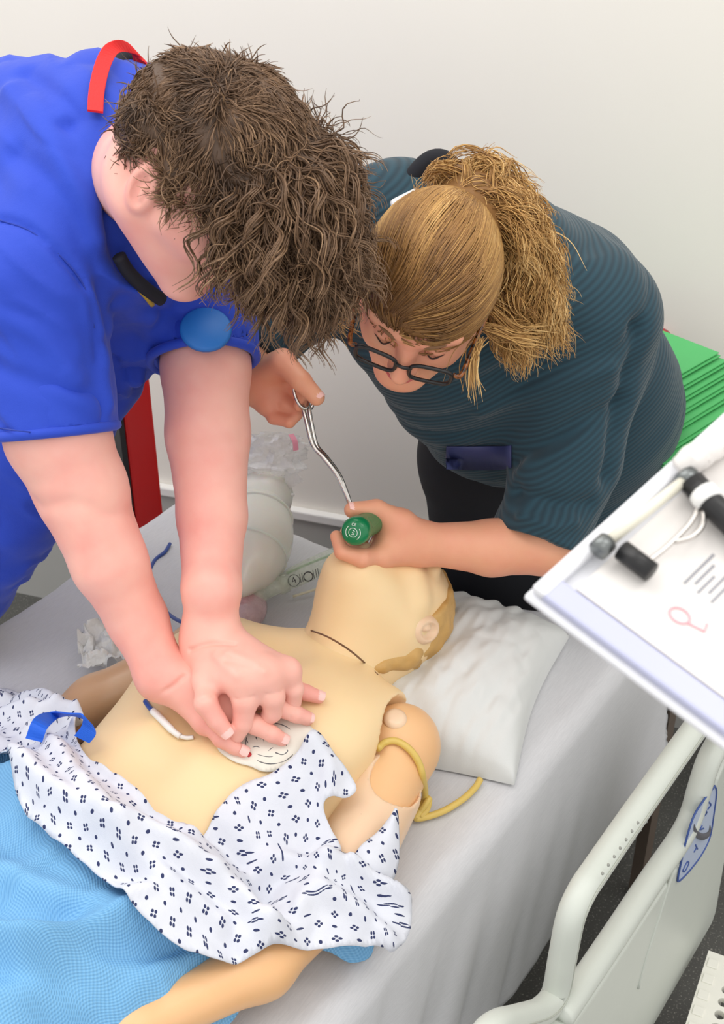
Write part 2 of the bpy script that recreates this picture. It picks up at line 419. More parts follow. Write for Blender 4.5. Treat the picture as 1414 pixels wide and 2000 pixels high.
# ------------------------------------------------------------ room
def struct(o, k='structure'): o['kind'] = k; return o
fl = struct(obj('floor', *box((-4, -2.5, -0.05), (4, 5, 0)), M['floor'], smooth=False))
W0 = PZ(560, 988, 0.42); W1 = PZ(840, 1037, 0.42); WD = nrm((W1 - W0) * [1, 1, 0]); WN = np.array([WD[1], -WD[0], 0])  # towards the room
def WP(t, z, out=0.0): return np.array([W0[0], W0[1], 0]) + WD * t + WN * out + np.array([0, 0, z])
def wallbox(t0, t1, z0, z1, o0, o1):
    V = [WP(t0, z0, o0), WP(t1, z0, o0), WP(t1, z0, o1), WP(t0, z0, o1), WP(t0, z1, o0), WP(t1, z1, o0), WP(t1, z1, o1), WP(t0, z1, o1)]
    return np.array(V), [(0, 1, 2, 3), (7, 6, 5, 4), (4, 5, 1, 0), (5, 6, 2, 1), (6, 7, 3, 2), (7, 4, 0, 3)]
struct(obj('wall_back', *wallbox(-3.5, 3.5, 0, 3.0, -0.1, 0.0), M['wall'], smooth=False))
struct(obj('baseboard_back', *wallbox(-3.5, 3.5, 0, 0.40, 0.0, 0.012), M['skirt'], smooth=False))
tr = struct(obj('trim_1', *wallbox(-3.5, 3.5, 0.40, 0.425, 0.0, 0.022), M['cap'], smooth=False)); bevel(tr, 0.004)

# ------------------------------------------------------------ bed
SH0, SH1 = -1.95, 0.0            # along the bed
W = 0.90
bed = thing('hospital_bed', 'hospital bed with pale grey moulded side rail at the lower right', 'bed', (*B(-0.95, 0.45, 0)[:2], 0))
def bbox_(s0, s1, c0, c1, z0, z1):
    V, F = box((s0, c0, z0), (s1, c1, z1)); return BW(V), [f[::-1] for f in F]
o = obj('deck', *bbox_(-1.98, 0.03, 0.02, 0.88, 0.54, 0.60), M['frame'], bed, smooth=False); bevel(o, 0.01)
o = obj('base_frame', *joinm([bbox_(-1.8, -0.15, 0.12, 0.20, 0.20, 0.30), bbox_(-1.8, -0.15, 0.70, 0.78, 0.20, 0.30), bbox_(-0.30, -0.22, 0.1, 0.8, 0.20, 0.54), bbox_(-1.7, -1.62, 0.1, 0.8, 0.20, 0.54)]), M['frame'], bed, smooth=False); bevel(o, 0.008)
for s in (-1.75, -0.2):
    for c in (0.14, 0.76):
        obj('castor', *lathe([(0.01, -0.02), (0.06, -0.02), (0.075, -0.012), (0.075, 0.012), (0.06, 0.02), (0.01, 0.02)], B(s, c, 0.075), AX, 24), M['black'], bed)
        o = obj('castor_post', *bbox_(s - 0.02, s + 0.02, c - 0.03, c + 0.03, 0.09, 0.21), M['frame'], bed, smooth=False)
mt = obj('mattress', *bbox_(-1.94, -0.02, 0.02, 0.88, 0.60, 0.738), M['mattress'], smooth=False); bevel(mt, 0.03, 4)
tag(mt, 'blue vinyl mattress covered by the grey sheet on the hospital bed', 'mattress')
# side rail -- drawn on the upright plane beside the mattress
RT, RP = 1.07, 1.085
tp = [(905, 2120), (930, 2040), (960, 2002), (1005, 1988), (1050, 1972), (1078, 1938), (1092, 1870), (1108, 1790), (1130, 1738), (1160, 1692), (1250, 1562), (1345, 1428), (1385, 1375), (1412, 1372), (1424, 1400), (1420, 1450)]
path = spline([PC(x + 6, y + 4, RT) for x, y in tp], 110)
rail = obj('rail_tube', *tube(path, 0.0175, 16, flat=(1.0, 1.0)), M['rail'], bed)
obj('rail_seam', *tube(path[8:96] + CX * 0.0172 + np.array([0, 0, 0.006]), 0.0011, 6), plain('seam_grey', (176, 180, 170), 0.5), rail)
Vd, Fd = [], []
for i in range(7):
    for q, (dx, dy) in enumerate(((0, 0), (16, -2))):
        x, y = 1176 + i * 11.5 + dx, 1706 - i * 16.5 + dy
        p0 = PC(x, y, RT + 0.0155)
        Vd.append(lathe([(0.0004, 0.002), (0.0016, 0.0018), (0.0022, 0.0)], p0, CX + np.array([0, 0, 0.6]), 8))
dm = obj('grip_dimples', *joinm(Vd), plain('dimple_grey', (150, 152, 146), 0.5), rail); dm['kind'] = 'stuff'
pp = [(1070, 1985), (1095, 1972), (1130, 1925), (1200, 1823), (1270, 1718), (1325, 1630), (1345, 1590), (1360, 1545), (1372, 1510), (1390, 1470), (1412, 1430), (1432, 1405), (1428, 1450), (1414, 1520), (1395, 1640), (1375, 1765), (1366, 1792), (1253, 1985), (1170, 2120), (1000, 2200), (985, 2120), (1030, 2040)]
poly = [PC(x, y, RP - 0.012) for x, y in pp]
o = obj('rail_panel', *prism(poly, CX, 0.024), M['rail'], bed, smooth=False); bevel(o, 0.006, 3, 60); fix_normals(o)
panel = o
bar = spline([PC(x, y, RP) for x, y in [(1092, 1988), (1130, 1932), (1200, 1828), (1270, 1722), (1330, 1634), (1352, 1588), (1366, 1540), (1384, 1486), (1408, 1440)]], 50)
obj('rail_bar', *tube(bar, 0.0175, 14), M['rail'], bed)
rib = spline([PC(x, y, RP + 0.0125) for x, y in [(1318, 1690), (1296, 1760), (1284, 1800), (1262, 1870), (1246, 1930)]], 20)
obj('moulded_rib', *tube(rib, 0.0025, 8), M['rail'], panel)
st = [(1396, 1535), (1399, 1548), (1394, 1590), (1386, 1636), (1368, 1672), (1345, 1702), (1327, 1720), (1324, 1716), (1331, 1680), (1343, 1630), (1356, 1592), (1375, 1562)]
SO = RP + 0.0125
stick = obj('rail_label', *prism([PC(x, y, SO) for x, y in st], CX, 0.0012), M['pale_blue_vinyl'], panel, smooth=False); fix_normals(stick)
ring = spline([PC(x, y, SO + 0.0015) for x, y in st + st[:1]], 60)
obj('label_border', *tube(ring, 0.0016, 6, False), M['navy_print'], stick)
arc = [PC(1371 + 17 * math.cos(t) * 0.9, 1614 + 20 * math.sin(t), SO + 0.0015) for t in np.linspace(-0.1, math.pi + 0.2, 20)]
obj('label_crescent', *tube(arc, np.sin(np.linspace(0.15, math.pi - 0.15, 20)) * 0.0055, 8, flat=(1, 1)), M['grey_print'], stick)
for pts in ([(1384, 1566), (1388, 1572), (1382, 1580)], [(1376, 1580), (1380, 1588), (1371, 1596)], [(1366, 1600), (1374, 1590)], [(1371, 1612), (1367, 1620), (1374, 1618)], [(1358, 1650), (1362, 1658)], [(1355, 1664), (1360, 1655)], [(1333, 1700), (1341, 1684), (1345, 1686), (1337, 1702), (1333, 1700)]):
    obj('label_mark', *tube(spline([PC(x, y, SO + 0.0014) for x, y in pts], 10), 0.0014, 6), M['navy_print'], stick)

# fitted grey sheet: top plus sides that hang down
def edge_prof(t, drop=0.375, r=0.035):
    """t metres beyond the start of the rounding -> (outward, down)"""
    q = r * math.pi / 2
    a = np.clip(t, 0, q) / r; out = np.where(t <= 0, t, r * np.sin(a)); dn = np.where(t <= 0, 0, r * (1 - np.cos(a)))
    dn = dn + np.maximum(t - q, 0); return out, dn
r = 0.035
tc = np.concatenate([np.linspace(-0.40, 0, 26), np.linspace(0.005, r * math.pi / 2, 12), np.linspace(r * math.pi / 2 + 0.008, 0.40, 40)])
cin = W / 2 - r - 0.0
full = np.concatenate([-(tc[::-1]) , tc[1:]]) ; sgn = np.concatenate([-np.ones(len(tc)), np.ones(len(tc) - 1)])
tt = np.concatenate([tc[::-1], tc[1:]]); oc, dc = edge_prof(tt); Cc = W / 2 + sgn * (cin + oc)
ss = np.concatenate([np.linspace(SH0, -0.05, 210), -0.05 + np.concatenate([np.linspace(0.004, r * math.pi / 2, 10), np.linspace(r * math.pi / 2 + 0.01, 0.30, 16)])])
os_, ds = edge_prof(ss + 0.045); S_ = -0.045 + os_
S2, C2 = np.meshgrid(S_, Cc, indexing='ij'); Sarc, Carc = np.meshgrid(ss, sgn * (tt + cin), indexing='ij')
DS, DC = np.meshgrid(ds, dc, indexing='ij'); DZ = np.sqrt(DS ** 2 + DC ** 2)
HEADX = np.interp(C2, [-0.1, 0.15, 0.60, 0.72, 0.9, 1.0], [0.0, -0.02, -0.02, 0.03, 0.17, 0.20]); S2 = S2 + HEADX * np.clip((S2 + 0.7) / 0.7, 0, 1.2)
side = np.clip((DC - 0.02) / 0.34, 0, 1); pt = np.stack([S2, C2], -1)
fold = (vnoise(np.stack([Sarc * 9 + DC * 3.5, DC * 1.5], -1), 3) * 0.012 + vnoise(np.stack([Sarc * 26 + DC * 12, DC * 4], -1), 5) * 0.006) * side
near = np.clip((-0.35 - Sarc) / 0.3, 0, 1)
fold += near * side * ((np.abs(np.sin(Sarc * 27 + DC * 11)) - 0.5) * 0.022 + vnoise(np.stack([Sarc * 40 + DC * 22, DC * 3], -1), 6) * 0.008)
right = sgn[None, :] * np.ones_like(S2)
C2 = C2 + right * (fold + 0.03 * side)
top = 1 - np.clip(DZ / 0.03, 0, 1)
Z2 = MZ - DZ + top * (vnoise(pt * 7, 1) * 0.004 + vnoise(pt * 22 * [1, 2.2], 2) * 0.0015) + vnoise(pt * 50, 4) * 0.0006
# creases left by the arm and head on the far side
cr = vnoise(np.stack([(S2 + C2) * 11, (S2 - C2) * 3], -1), 9); Z2 = Z2 + top * np.clip(0.32 - C2, 0, 1) * np.clip(cr, 0, 1) * 0.05
Z2 = Z2 - side * (vnoise(np.stack([Sarc * 5, Sarc * 0], -1), 8) * 0.012)
n0, n1 = S2.shape; V = BW(np.stack([S2, C2, Z2], -1).reshape(-1, 3)); ii = np.arange(n0 * n1).reshape(n0, n1)
F = np.stack([ii[:-1, :-1], ii[:-1, 1:], ii[1:, 1:], ii[1:, :-1]], -1).reshape(-1, 4)
sheet = obj('bed_sheet', V, F, M['sheet']); set_uv(sheet, np.stack([Sarc.ravel(), Carc.ravel()], 1))
m = sheet.modifiers.new('cloth', 'SOLIDIFY'); m.thickness = 0.002; m.offset = 1
tag(sheet, 'pale grey heathered jersey sheet stretched over the mattress', 'bed sheet')

# ------------------------------------------------------------ pillow
K = np.array([[-0.375, 0.885], [-0.04, 0.80], [-0.10, 0.50], [-0.50, 0.64]])
n = 90; u = np.linspace(0, 1, n); U, Vv = np.meshgrid(u, u, indexing='ij')
def bil(U, Vv): return (K[0] * ((1 - U) * (1 - Vv))[..., None] + K[1] * (U * (1 - Vv))[..., None] + K[2] * (U * Vv)[..., None] + K[3] * ((1 - U) * Vv)[..., None])
puff = (np.clip(1 - (2 * U - 1) ** 2, 0, 1) * np.clip(1 - (2 * Vv - 1) ** 2, 0, 1)) ** 0.42
pin = 1 - 0.10 * (np.sin(math.pi * U) * np.abs(2 * Vv - 1) ** 3 + np.sin(math.pi * Vv) * np.abs(2 * U - 1) ** 3)
XY = bil(0.5 + (U - 0.5) * pin, 0.5 + (Vv - 0.5) * pin)
wr = vnoise(np.stack([U * 5 + Vv * 9, Vv * 5 - U * 2], -1), 21) * 0.006 + vnoise(np.stack([U * 9, Vv * 26 + U * 8], -1), 22) * 0.006 * np.clip(1.3 - puff, 0, 1) - np.abs(vnoise(np.stack([U * 3 + Vv * 16, Vv * 4 - U * 9], -1), 24)) * 0.004 + np.abs(vnoise(np.stack([U * 7 + Vv * 3, Vv * 11], -1), 23)) * 0.006
PILLH = 0.105
hd = np.exp(-(((XY[..., 0] + 0.26) / 0.10) ** 2 + ((XY[..., 1] - 0.60) / 0.08) ** 2))
ztop = MZ + 0.012 + PILLH * puff + wr * puff ** 0.5 - hd * 0.05
zbot = MZ + 0.004 + 0 * puff
top_i = np.arange(n * n).reshape(n, n)
V = np.concatenate([np.concatenate([XY.reshape(-1, 2), ztop.reshape(-1, 1)], 1), np.concatenate([XY.reshape(-1, 2), zbot.reshape(-1, 1)], 1)])
q = lambda I: np.stack([I[:-1, :-1], I[1:, :-1], I[1:, 1:], I[:-1, 1:]], -1).reshape(-1, 4)
bi = top_i + n * n; ring_ = np.concatenate([top_i[:, 0], top_i[-1, 1:], top_i[-2::-1, -1], top_i[0, -2:0:-1]])
rim = np.stack([ring_, np.roll(ring_, -1), np.roll(ring_, -1) + n * n, ring_ + n * n], 1)
pil = obj('pillow', BW(V), np.concatenate([q(top_i), q(bi)[:, ::-1], rim[:, ::-1]]), M['pillow'], auto=70); fix_normals(pil)
tag(pil, 'creased white cotton pillow under the manikin head', 'pillow')

# ------------------------------------------------------------ manikin (built in bed axes: along, across, height)
def head_prims(f, c, fw, up, k=1.0, ears=True, open_mouth=False, lid=1):
    fw = nrm(fw); up = nrm(np.asarray(up) - fw * (np.asarray(up) @ fw)); rt = np.cross(fw, up); R = np.array([fw, up, rt])
    L = lambda a, b, r: np.asarray(c) + (fw * a + up * b + rt * r) * k
    f.ell(L(-0.012, 0.030, 0), np.array([0.098, 0.090, 0.077]) * k, R, 0.03)
    f.ell(L(0.030, -0.035, 0), np.array([0.060, 0.085, 0.060]) * k, R, 0.04)
    for s in (-1, 1):
        f.cone(L(-0.01, -0.045, 0.052 * s), L(0.066, -0.102, 0.014 * s), 0.024 * k, 0.019 * k, 0.03)
        f.cone(L(0.058, -0.022, 0.042 * s), L(0.03, -0.02, 0.058 * s), 0.022 * k, 0.018 * k, 0.02)
        f.cone(L(0.083, 0.034, 0.014 * s), L(0.066, 0.032, 0.052 * s), 0.011 * k, 0.010 * k, 0.012)
        f.ell(L(0.088, 0.008, 0.034 * s), np.array([0.016, 0.013, 0.018]) * k, R, 0.012, 's')
        if lid: f.ell(L(0.071, 0.006, 0.033 * s), np.array([0.014, 0.012, 0.015]) * k, R, 0.003)
        f.ell(L(0.097, -0.030, 0.012 * s), np.array([0.010, 0.008, 0.008]) * k, R, 0.006)
        if ears:
            t = nrm(-0.25 * fw + up); e1 = nrm(np.cross(t, rt)); Re = np.array([t, e1, rt])
            ec = L(-0.012, -0.008, 0.079 * s)
            f.ell(ec, np.array([0.033, 0.019, 0.010]) * k, Re, 0.004)
            f.ell(ec + rt * s * 0.008 * k - t * 0.002, np.array([0.022, 0.011, 0.007]) * k, Re, 0.003, 's')
            f.ell(ec + rt * s * 0.004 * k - t * 0.004 * k + fw * 0.004 * k, np.array([0.010, 0.004, 0.004]) * k, Re, 0.003)
    f.cone(L(0.086, 0.022, 0), L(0.112, -0.024, 0), 0.008 * k, 0.012 * k, 0.012)
    f.ell(L(0.083, -0.060, 0), np.array([0.016, 0.008, 0.022]) * k, R, 0.006)
    f.ell(L(0.082, -0.072, 0), np.array([0.015, 0.008, 0.019]) * k, R, 0.005)
    f.ell(L(0.096, -0.066, 0), np.array([0.010, 0.0018, 0.020]) * k, R, 0.003, 's')
    f.ell(L(0.068, -0.104, 0), np.array([0.020, 0.018, 0.024]) * k, R, 0.02)
    return L, R
h4 = 0.004
mlo, mhi = np.array([-1.30, 0.16, MZ - 0.02]), np.array([-0.08, 0.98, MZ + 0.36])
z0 = MZ
def bp(s, c, z): return np.array([s, c, z0 + z])
ft = Field(mlo, mhi, h4)
ft.ell(bp(-0.62, 0.585, 0.095), (0.20, 0.180, 0.105), k=0.05)
ft.ell(bp(-0.88, 0.565, 0.085), (0.20, 0.155, 0.088), k=0.08)
ft.ell(bp(-1.10, 0.555, 0.085), (0.17, 0.175, 0.10), k=0.08)
ft.cone(bp(-0.475, 0.46, 0.10), bp(-0.475, 0.715, 0.10), 0.062, 0.062, 0.06)
ft.cone(bp(-0.50, 0.59, 0.07), bp(-0.42, 0.60, 0.085), 0.10, 0.07, 0.06)
for cc in (0.505, 0.675): ft.ell(bp(-0.565, cc, 0.150), (0.085, 0.085, 0.055), k=0.05)
ft.cone(bp(-0.50, 0.59, 0.215), bp(-0.75, 0.575, 0.20), 0.012, 0.01, 0.05, 's')
ft.ell(bp(-0.80, 0.57, 0.215), (0.05, 0.16, 0.03), k=0.05, op='s')
ft.ell(bp(-0.935, 0.565, 0.178), (0.012, 0.012, 0.010), k=0.01, op='s')
for sh in (bp(-0.475, 0.778, 0.085), bp(-0.475, 0.40, 0.085)): ft.ell(sh, (0.086, 0.066, 0.090), k=0.003, op='s')
nk0, nk1 = bp(-0.47, 0.60, 0.075), bp(-0.335, 0.625, 0.125)
ft.cone(nk0, nk1, 0.0745, 0.068, 0.003, 's')
torsoH = ft.D.copy()
manikin = thing('training_manikin', 'bare-chested beige resuscitation manikin lying on its back on the bed', 'manikin', B(-0.7, 0.57, MZ))
V, F = ft.mesh(); V = relax(V, F, 4); torso = obj('torso', BW(V), F[:, ::-1], M['man_vinyl'], manikin)
HS = 1.0
hc = bp(-0.300, 0.620, 0.155); hfw, hup = (0.36, -0.10, 0.93), (0.93, 0.06, -0.36)
fh = Field(np.array([-0.56, 0.46, MZ - 0.01]), np.array([-0.10, 0.80, MZ + 0.36]), 0.003)
LH, RH = head_prims(fh, hc, hfw, hup, 1.0, ears=False)
fh.cone(nk0, nk1, 0.069, 0.062, 0.03); fh.cone(nk1, LH(-0.005, -0.03, 0), 0.062, 0.06, 0.04)
fh.cone(LH(0.05, -0.085, 0), bp(-0.43, 0.61, 0.115), 0.034, 0.05, 0.05)
headD = fh
V, F = fh.mesh(); V = relax(V, F, 4); hd_o = obj('head', BW(V), F[:, ::-1], M['man_vinyl'], manikin)
for s in (-1, 1):
    fe = Field(LH(-0.012, -0.012, 0.076 * s) - 0.05, LH(-0.012, -0.012, 0.076 * s) + 0.05, 0.002)
    t = nrm(-0.2 * RH[0] + RH[1]); e1 = nrm(np.cross(t, RH[2])); Re = np.array([t, e1, RH[2]]); ec = LH(-0.012, -0.012, 0.076 * s)
    fe.ell(ec, (0.036, 0.022, 0.013), Re, 0.004); fe.ell(ec + RH[2] * s * 0.012, (0.024, 0.013, 0.009), Re, 0.003, 's')
    fe.ell(ec + RH[2] * s * 0.006 - t * 0.006 + RH[0] * 0.004, (0.012, 0.005, 0.005), Re, 0.003)
    V, F = fe.mesh(); V = relax(V, F, 2); obj('ear', BW(V), F[:, ::-1], M['man_pad'], manikin)
fr = Field(hc - 0.15, hc + 0.15, 0.003)
fr.ell(LH(-0.014, 0.030, 0), (0.102, 0.096, 0.083), RH, 0.02)
fr.cone(LH(-0.07, -0.01, 0), LH(-0.075, -0.065, 0), 0.052, 0.036, 0.04)
for s in (-1, 1): fr.cone(LH(-0.05, -0.03, 0.060 * s), LH(-0.060, -0.090, 0.052 * s), 0.024, 0.008, 0.02)
fr.half(LH(0.012, 0.02, 0), RH[0] - 0.45 * RH[1])
V, F = fr.mesh(); V = relax(V, F, 2); N = vnormals(V, F); V = V + N * (vnoise(V * [60, 60, 60], 31)[:, None] * 0.003)
obj('moulded_hair', BW(V), F[:, ::-1], M['man_hair'], manikin)
# arms
fa = Field(mlo, mhi, h4)
SHR, ELR, WRR = bp(-0.475, 0.757, 0.085), bp(-0.690, 0.812, 0.062), TB(PZ(262, 2010, MZ + 0.085))
MIDR = TB(PZ(510, 1885, MZ + 0.075))
fa.ell(SHR, (0.056, 0.048, 0.060), k=0.02); fa.cone(SHR, ELR, 0.052, 0.044, 0.02); fa.cone(ELR, MIDR, 0.043, 0.036, 0.02); fa.cone(MIDR, WRR, 0.036, 0.027, 0.02)
HR = WRR + nrm(WRR - MIDR) * 0.075 + [0, -0.015, -0.005]; fa.cone(WRR, HR, 0.027, 0.032, 0.02)
for i, (dc_, L_) in enumerate(((-0.024, 0.06), (-0.008, 0.075), (0.008, 0.072), (0.024, 0.058))):
    e0 = HR + np.array([0.0, dc_, 0]); e1 = e0 + nrm(WRR - MIDR) * L_ * 0.6; e2 = e1 + nrm(WRR - MIDR) * L_ * 0.55 - [0, 0, 0.015]
    fa.chain([e0, e1, e2], [0.011, 0.010, 0.008], 0.006)
fa.chain([WRR + [0, -0.02, 0], HR + [0.0, -0.045, 0.01], HR + [-0.04, -0.055, 0.0]], [0.015, 0.012, 0.009], 0.01)
armD = fa.D.copy()
V, F = fa.mesh(); V = relax(V, F, 4); obj('arm', BW(V), F[:, ::-1], M['man_arm'], manikin)
ARM_R = bpy.context.scene.objects['arm']
fl2 = Field(mlo, mhi, h4); SHL, ELL, WRL = bp(-0.475, 0.415, 0.085), TB(PZ(185, 1372, MZ + 0.045)), bp(-0.98, 0.31, 0.055)
fl2.ell(SHL, (0.058, 0.048, 0.06), k=0.02); fl2.cone(SHL, ELL, 0.050, 0.037, 0.02); fl2.cone(ELL, WRL, 0.037, 0.028, 0.02)
V, F = fl2.mesh(); V = relax(V, F, 4); obj('arm', BW(V), F[:, ::-1], M['man_dark'], manikin)
sA = Surf(ARM_R); pcap = sA(772, 1404); ncap = nrm(sA(772, 1404, 0.01) - pcap)
obj('shoulder_joint_cap', *lathe([(0.002, 0.0055), (0.010, 0.005), (0.0150, 0.002), (0.0165, -0.004)], pcap, ncap + CX * 0.2, 20), M['man_pad'], manikin)
sT = Surf(torso)
obj('neck_seam', *tube(spline([sT(x, y, -0.0002) for x, y in [(604, 1230), (640, 1244), (680, 1268), (712, 1294), (738, 1318)]], 40), 0.0013, 6), M['seam'], manikin)
# injection pad wrapped round the upper arm
fp = Field(mlo, mhi, 0.003); d_ = nrm(ELR - SHR); L_ = np.linalg.norm(ELR - SHR)
fp.cone(SHR + d_ * L_ * 0.36, ELR + d_ * 0.02, 0.0545, 0.0475, 0.0); fp.ell(SHR + d_ * L_ * 0.32 + [0, 0.03, 0.05], (0.05, 0.035, 0.06), k=0.002, op='s'); fp.half(ELR - d_ * 0.005, d_)
V, F = fp.mesh(); V = relax(V, F, 2); obj('injection_pad', BW(V), F[:, ::-1], M['man_pad'], manikin)
obj('injection_stud', *lathe([(0.0005, 0.003), (0.003, 0.002), (0.004, 0)], BW([SHR + d_ * L_ * 0.72 + [0, 0.004, 0.0482]])[0], (0, 0, 1), 10), M['seam'], manikin)
# legs under the blanket
for cc in (0.47, 0.66):
    fg = Field(np.array([-2.0, 0.3, MZ - 0.01]), np.array([-1.0, 0.85, MZ + 0.25]), 0.008)
    fg.chain([bp(-1.12, cc, 0.085), bp(-1.5, cc, 0.09), bp(-1.85, cc, 0.06)], [0.085, 0.062, 0.045], 0.03)
    V, F = fg.mesh(); obj('leg', BW(V), F[:, ::-1], M['man_vinyl'], manikin)

# ------------------------------------------------------------ draped cloth: height maps over the bed
S0, C0, S1, C1 = mlo[0], mlo[1], mhi[0], mhi[1]
GH = h4
def topmap(D, lo):
    nz = D.shape[2]; neg = D < 0; anyv = neg.any(2); k = nz - 1 - np.argmax(neg[:, :, ::-1], 2)
    return np.where(anyv, lo[2] + k * h4, MZ)
HT = topmap(torsoH, mlo); HA = topmap(armD, mlo); HLa = topmap(fl2.D, mlo)
# extended map for the lower bed
XS0, XC0 = -1.95, -0.10; NS, NC = int((0.05 - XS0) / GH) + 1, int((1.10 - XC0) / GH) + 1
def ext(Hm):
    E = np.full((NS, NC), MZ); i = int(round((S0 - XS0) / GH)); j = int(round((C0 - XC0) / GH)); E[i:i + Hm.shape[0], j:j + Hm.shape[1]] = Hm[:min(Hm.shape[0], NS - i), :min(Hm.shape[1], NC - j)]; return E
ET, EA, EL = ext(HT), ext(HA), ext(HLa)
sg = XS0 + GH * np.arange(NS)[:, None]; cg = XC0 + GH * np.arange(NC)[None, :]
for cc in (0.47, 0.66):
    rr = np.interp(sg, [-1.85, -1.5, -1.12], [0.045, 0.062, 0.085]); zz = np.interp(sg, [-1.85, -1.5, -1.12], [0.06, 0.09, 0.085])
    ET = np.maximum(ET, np.where((np.abs(cg - cc) < rr) & (sg < -1.1), MZ + zz + np.sqrt(np.maximum(rr ** 2 - (cg - cc) ** 2, 0)), MZ))
# the sheet falls away beyond the right edge of the mattress
edge = np.where(cg > 0.885, MZ - np.clip((cg - 0.885) * 3.0, 0, 0.2) , MZ)
def blur(H, n):
    for _ in range(n):
        Hp = np.pad(H, 1, 'edge'); H = (Hp[1:-1, :-2] + Hp[1:-1, 2:] + Hp[:-2, 1:-1] + Hp[2:, 1:-1] + 4 * H) / 8
    return H
def dil(H, n):
    for _ in range(n):
        Hp = np.pad(H, 1, 'edge'); H = np.maximum.reduce([H, Hp[1:-1, :-2], Hp[1:-1, 2:], Hp[:-2, 1:-1], Hp[2:, 1:-1]])
    return H
def drape(H, slope=0.8, n=24):
    """a cloth bridges hollows: it cannot fall more steeply than slope"""
    for _ in range(n):
        Hp = np.pad(H, 1, 'edge'); H = np.maximum.reduce([H] + [x - slope * GH for x in (Hp[1:-1, :-2], Hp[1:-1, 2:], Hp[:-2, 1:-1], Hp[2:, 1:-1])])
    return blur(H, 10)
def samp(H, s, c):
    x = np.clip((np.asarray(s) - XS0) / GH, 0, NS - 1.001); y = np.clip((np.asarray(c) - XC0) / GH, 0, NC - 1.001); i = x.astype(int); j = y.astype(int); a = x - i; b = y - j
    return H[i, j] * (1 - a) * (1 - b) + H[i + 1, j] * a * (1 - b) + H[i, j + 1] * (1 - a) * b + H[i + 1, j + 1] * a * b
def hit(x, y, H, off=0.0):
    """where the sight line through a photo pixel meets a height map"""
    r_ = ray(x, y); rb = np.array([r_ @ AX, r_ @ CX, r_[2]]); cb = TB(_C); lo_, hi_ = 0.9, 2.6; prev = None
    for t in np.linspace(lo_, hi_, 700):
        p = cb + rb * t
        if p[2] <= samp(H, p[0], p[1]) + off: return p
    return p
def segdist(S, Cc, pts):
    d = np.full(S.shape, 9.0)
    for a, b in zip(pts[:-1], pts[1:]):
        ab = b - a; t = np.clip(((S - a[0]) * ab[0] + (Cc - a[1]) * ab[1]) / (ab @ ab + 1e-12), 0, 1); d = np.minimum(d, np.hypot(S - a[0] - t * ab[0], Cc - a[1] - t * ab[1]))
    return d
def inside(S, Cc, poly):
    r_ = np.zeros(S.shape, bool); m_ = len(poly)
    for i in range(m_):
        a, b = poly[i], poly[(i + 1) % m_]
        cond = ((a[1] > Cc) != (b[1] > Cc)) & (S < (b[0] - a[0]) * (Cc - a[1]) / (b[1] - a[1] + 1e-12) + a[0]); r_ ^= cond
    return r_
def cloth(name, poly, H, mat, uvrot, th=0.002, step=1, parent=None):
    """cloth of the outline poly (bed axes) lying at the height map H"""
    S, Cg = np.meshgrid(sg[:, 0], cg[0], indexing='ij'); mcell = inside(S + GH / 2, Cg + GH / 2, poly)[:-1, :-1]
    ii = np.argwhere(mcell); used = np.zeros(S.shape, bool)
    for a, b in ((0, 0), (1, 0), (1, 1), (0, 1)): used[ii[:, 0] + a, ii[:, 1] + b] = True
    idx = np.full(S.shape, -1); vi = np.argwhere(used); idx[used] = np.arange(len(vi))
    F = np.stack([idx[ii[:, 0] + a, ii[:, 1] + b] for a, b in ((0, 0), (1, 0), (1, 1), (0, 1))], 1)
    cnt = np.bincount(F.ravel(), minlength=len(vi)); vs = S[used].copy(); vc = Cg[used].copy()
    bd = cnt < 4; bs, bc = vs[bd], vc[bd]; best = np.full(len(bs), 9.0); ns, nc = bs.copy(), bc.copy(); m_ = len(poly)
    for i in range(m_):
        a, b = poly[i], poly[(i + 1) % m_]; ab = b - a; t = np.clip(((bs - a[0]) * ab[0] + (bc - a[1]) * ab[1]) / (ab @ ab + 1e-12), 0, 1)
        qs, qc = a[0] + t * ab[0], a[1] + t * ab[1]; d = np.hypot(bs - qs, bc - qc); g = d < best; best[g] = d[g]; ns[g] = qs[g]; nc[g] = qc[g]
    vs[bd], vc[bd] = ns, nc
    z = samp(H, vs, vc); V = BW(np.stack([vs, vc, z], 1)); o = obj(name, V, F[:, ::-1], mat, parent)
    ca, sa = math.cos(uvrot), math.sin(uvrot)
    gs, gc = np.gradient(H, GH); stretch_s = np.cumsum(np.sqrt(1 + np.minimum(gs, 2) ** 2) * GH, 0); stretch_c = np.cumsum(np.sqrt(1 + np.minimum(gc, 2) ** 2) * GH, 1)
    us, uc = samp(blur(stretch_s, 6), vs, vc), samp(blur(stretch_c, 6), vs, vc)
    set_uv(o, np.stack([us * ca - uc * sa, us * sa + uc * ca], 1))
    mm = o.modifiers.new('cloth', 'SOLIDIFY'); mm.thickness = th; mm.offset = 1
    fix_normals(o)
    return o
def pxpoly(px, H, off=0.0, n=None):
    pts = np.array([hit(x, y, H, off)[:2] for x, y in px])
    if n: pts = spline(np.concatenate([np.concatenate([pts, pts[:1]]), np.zeros((len(pts) + 1, 1))], 1), n)[:-1, :2]
    return pts
def nz2(seed, fs, fc, amp, skew=0.0):
    S, Cg = np.meshgrid(sg[:, 0], cg[0], indexing='ij'); return amp * vnoise(np.stack([S * fs + Cg * skew, Cg * fc - S * skew * 0.3], -1), seed)
SG, CG = np.meshgrid(sg[:, 0], cg[0], indexing='ij')
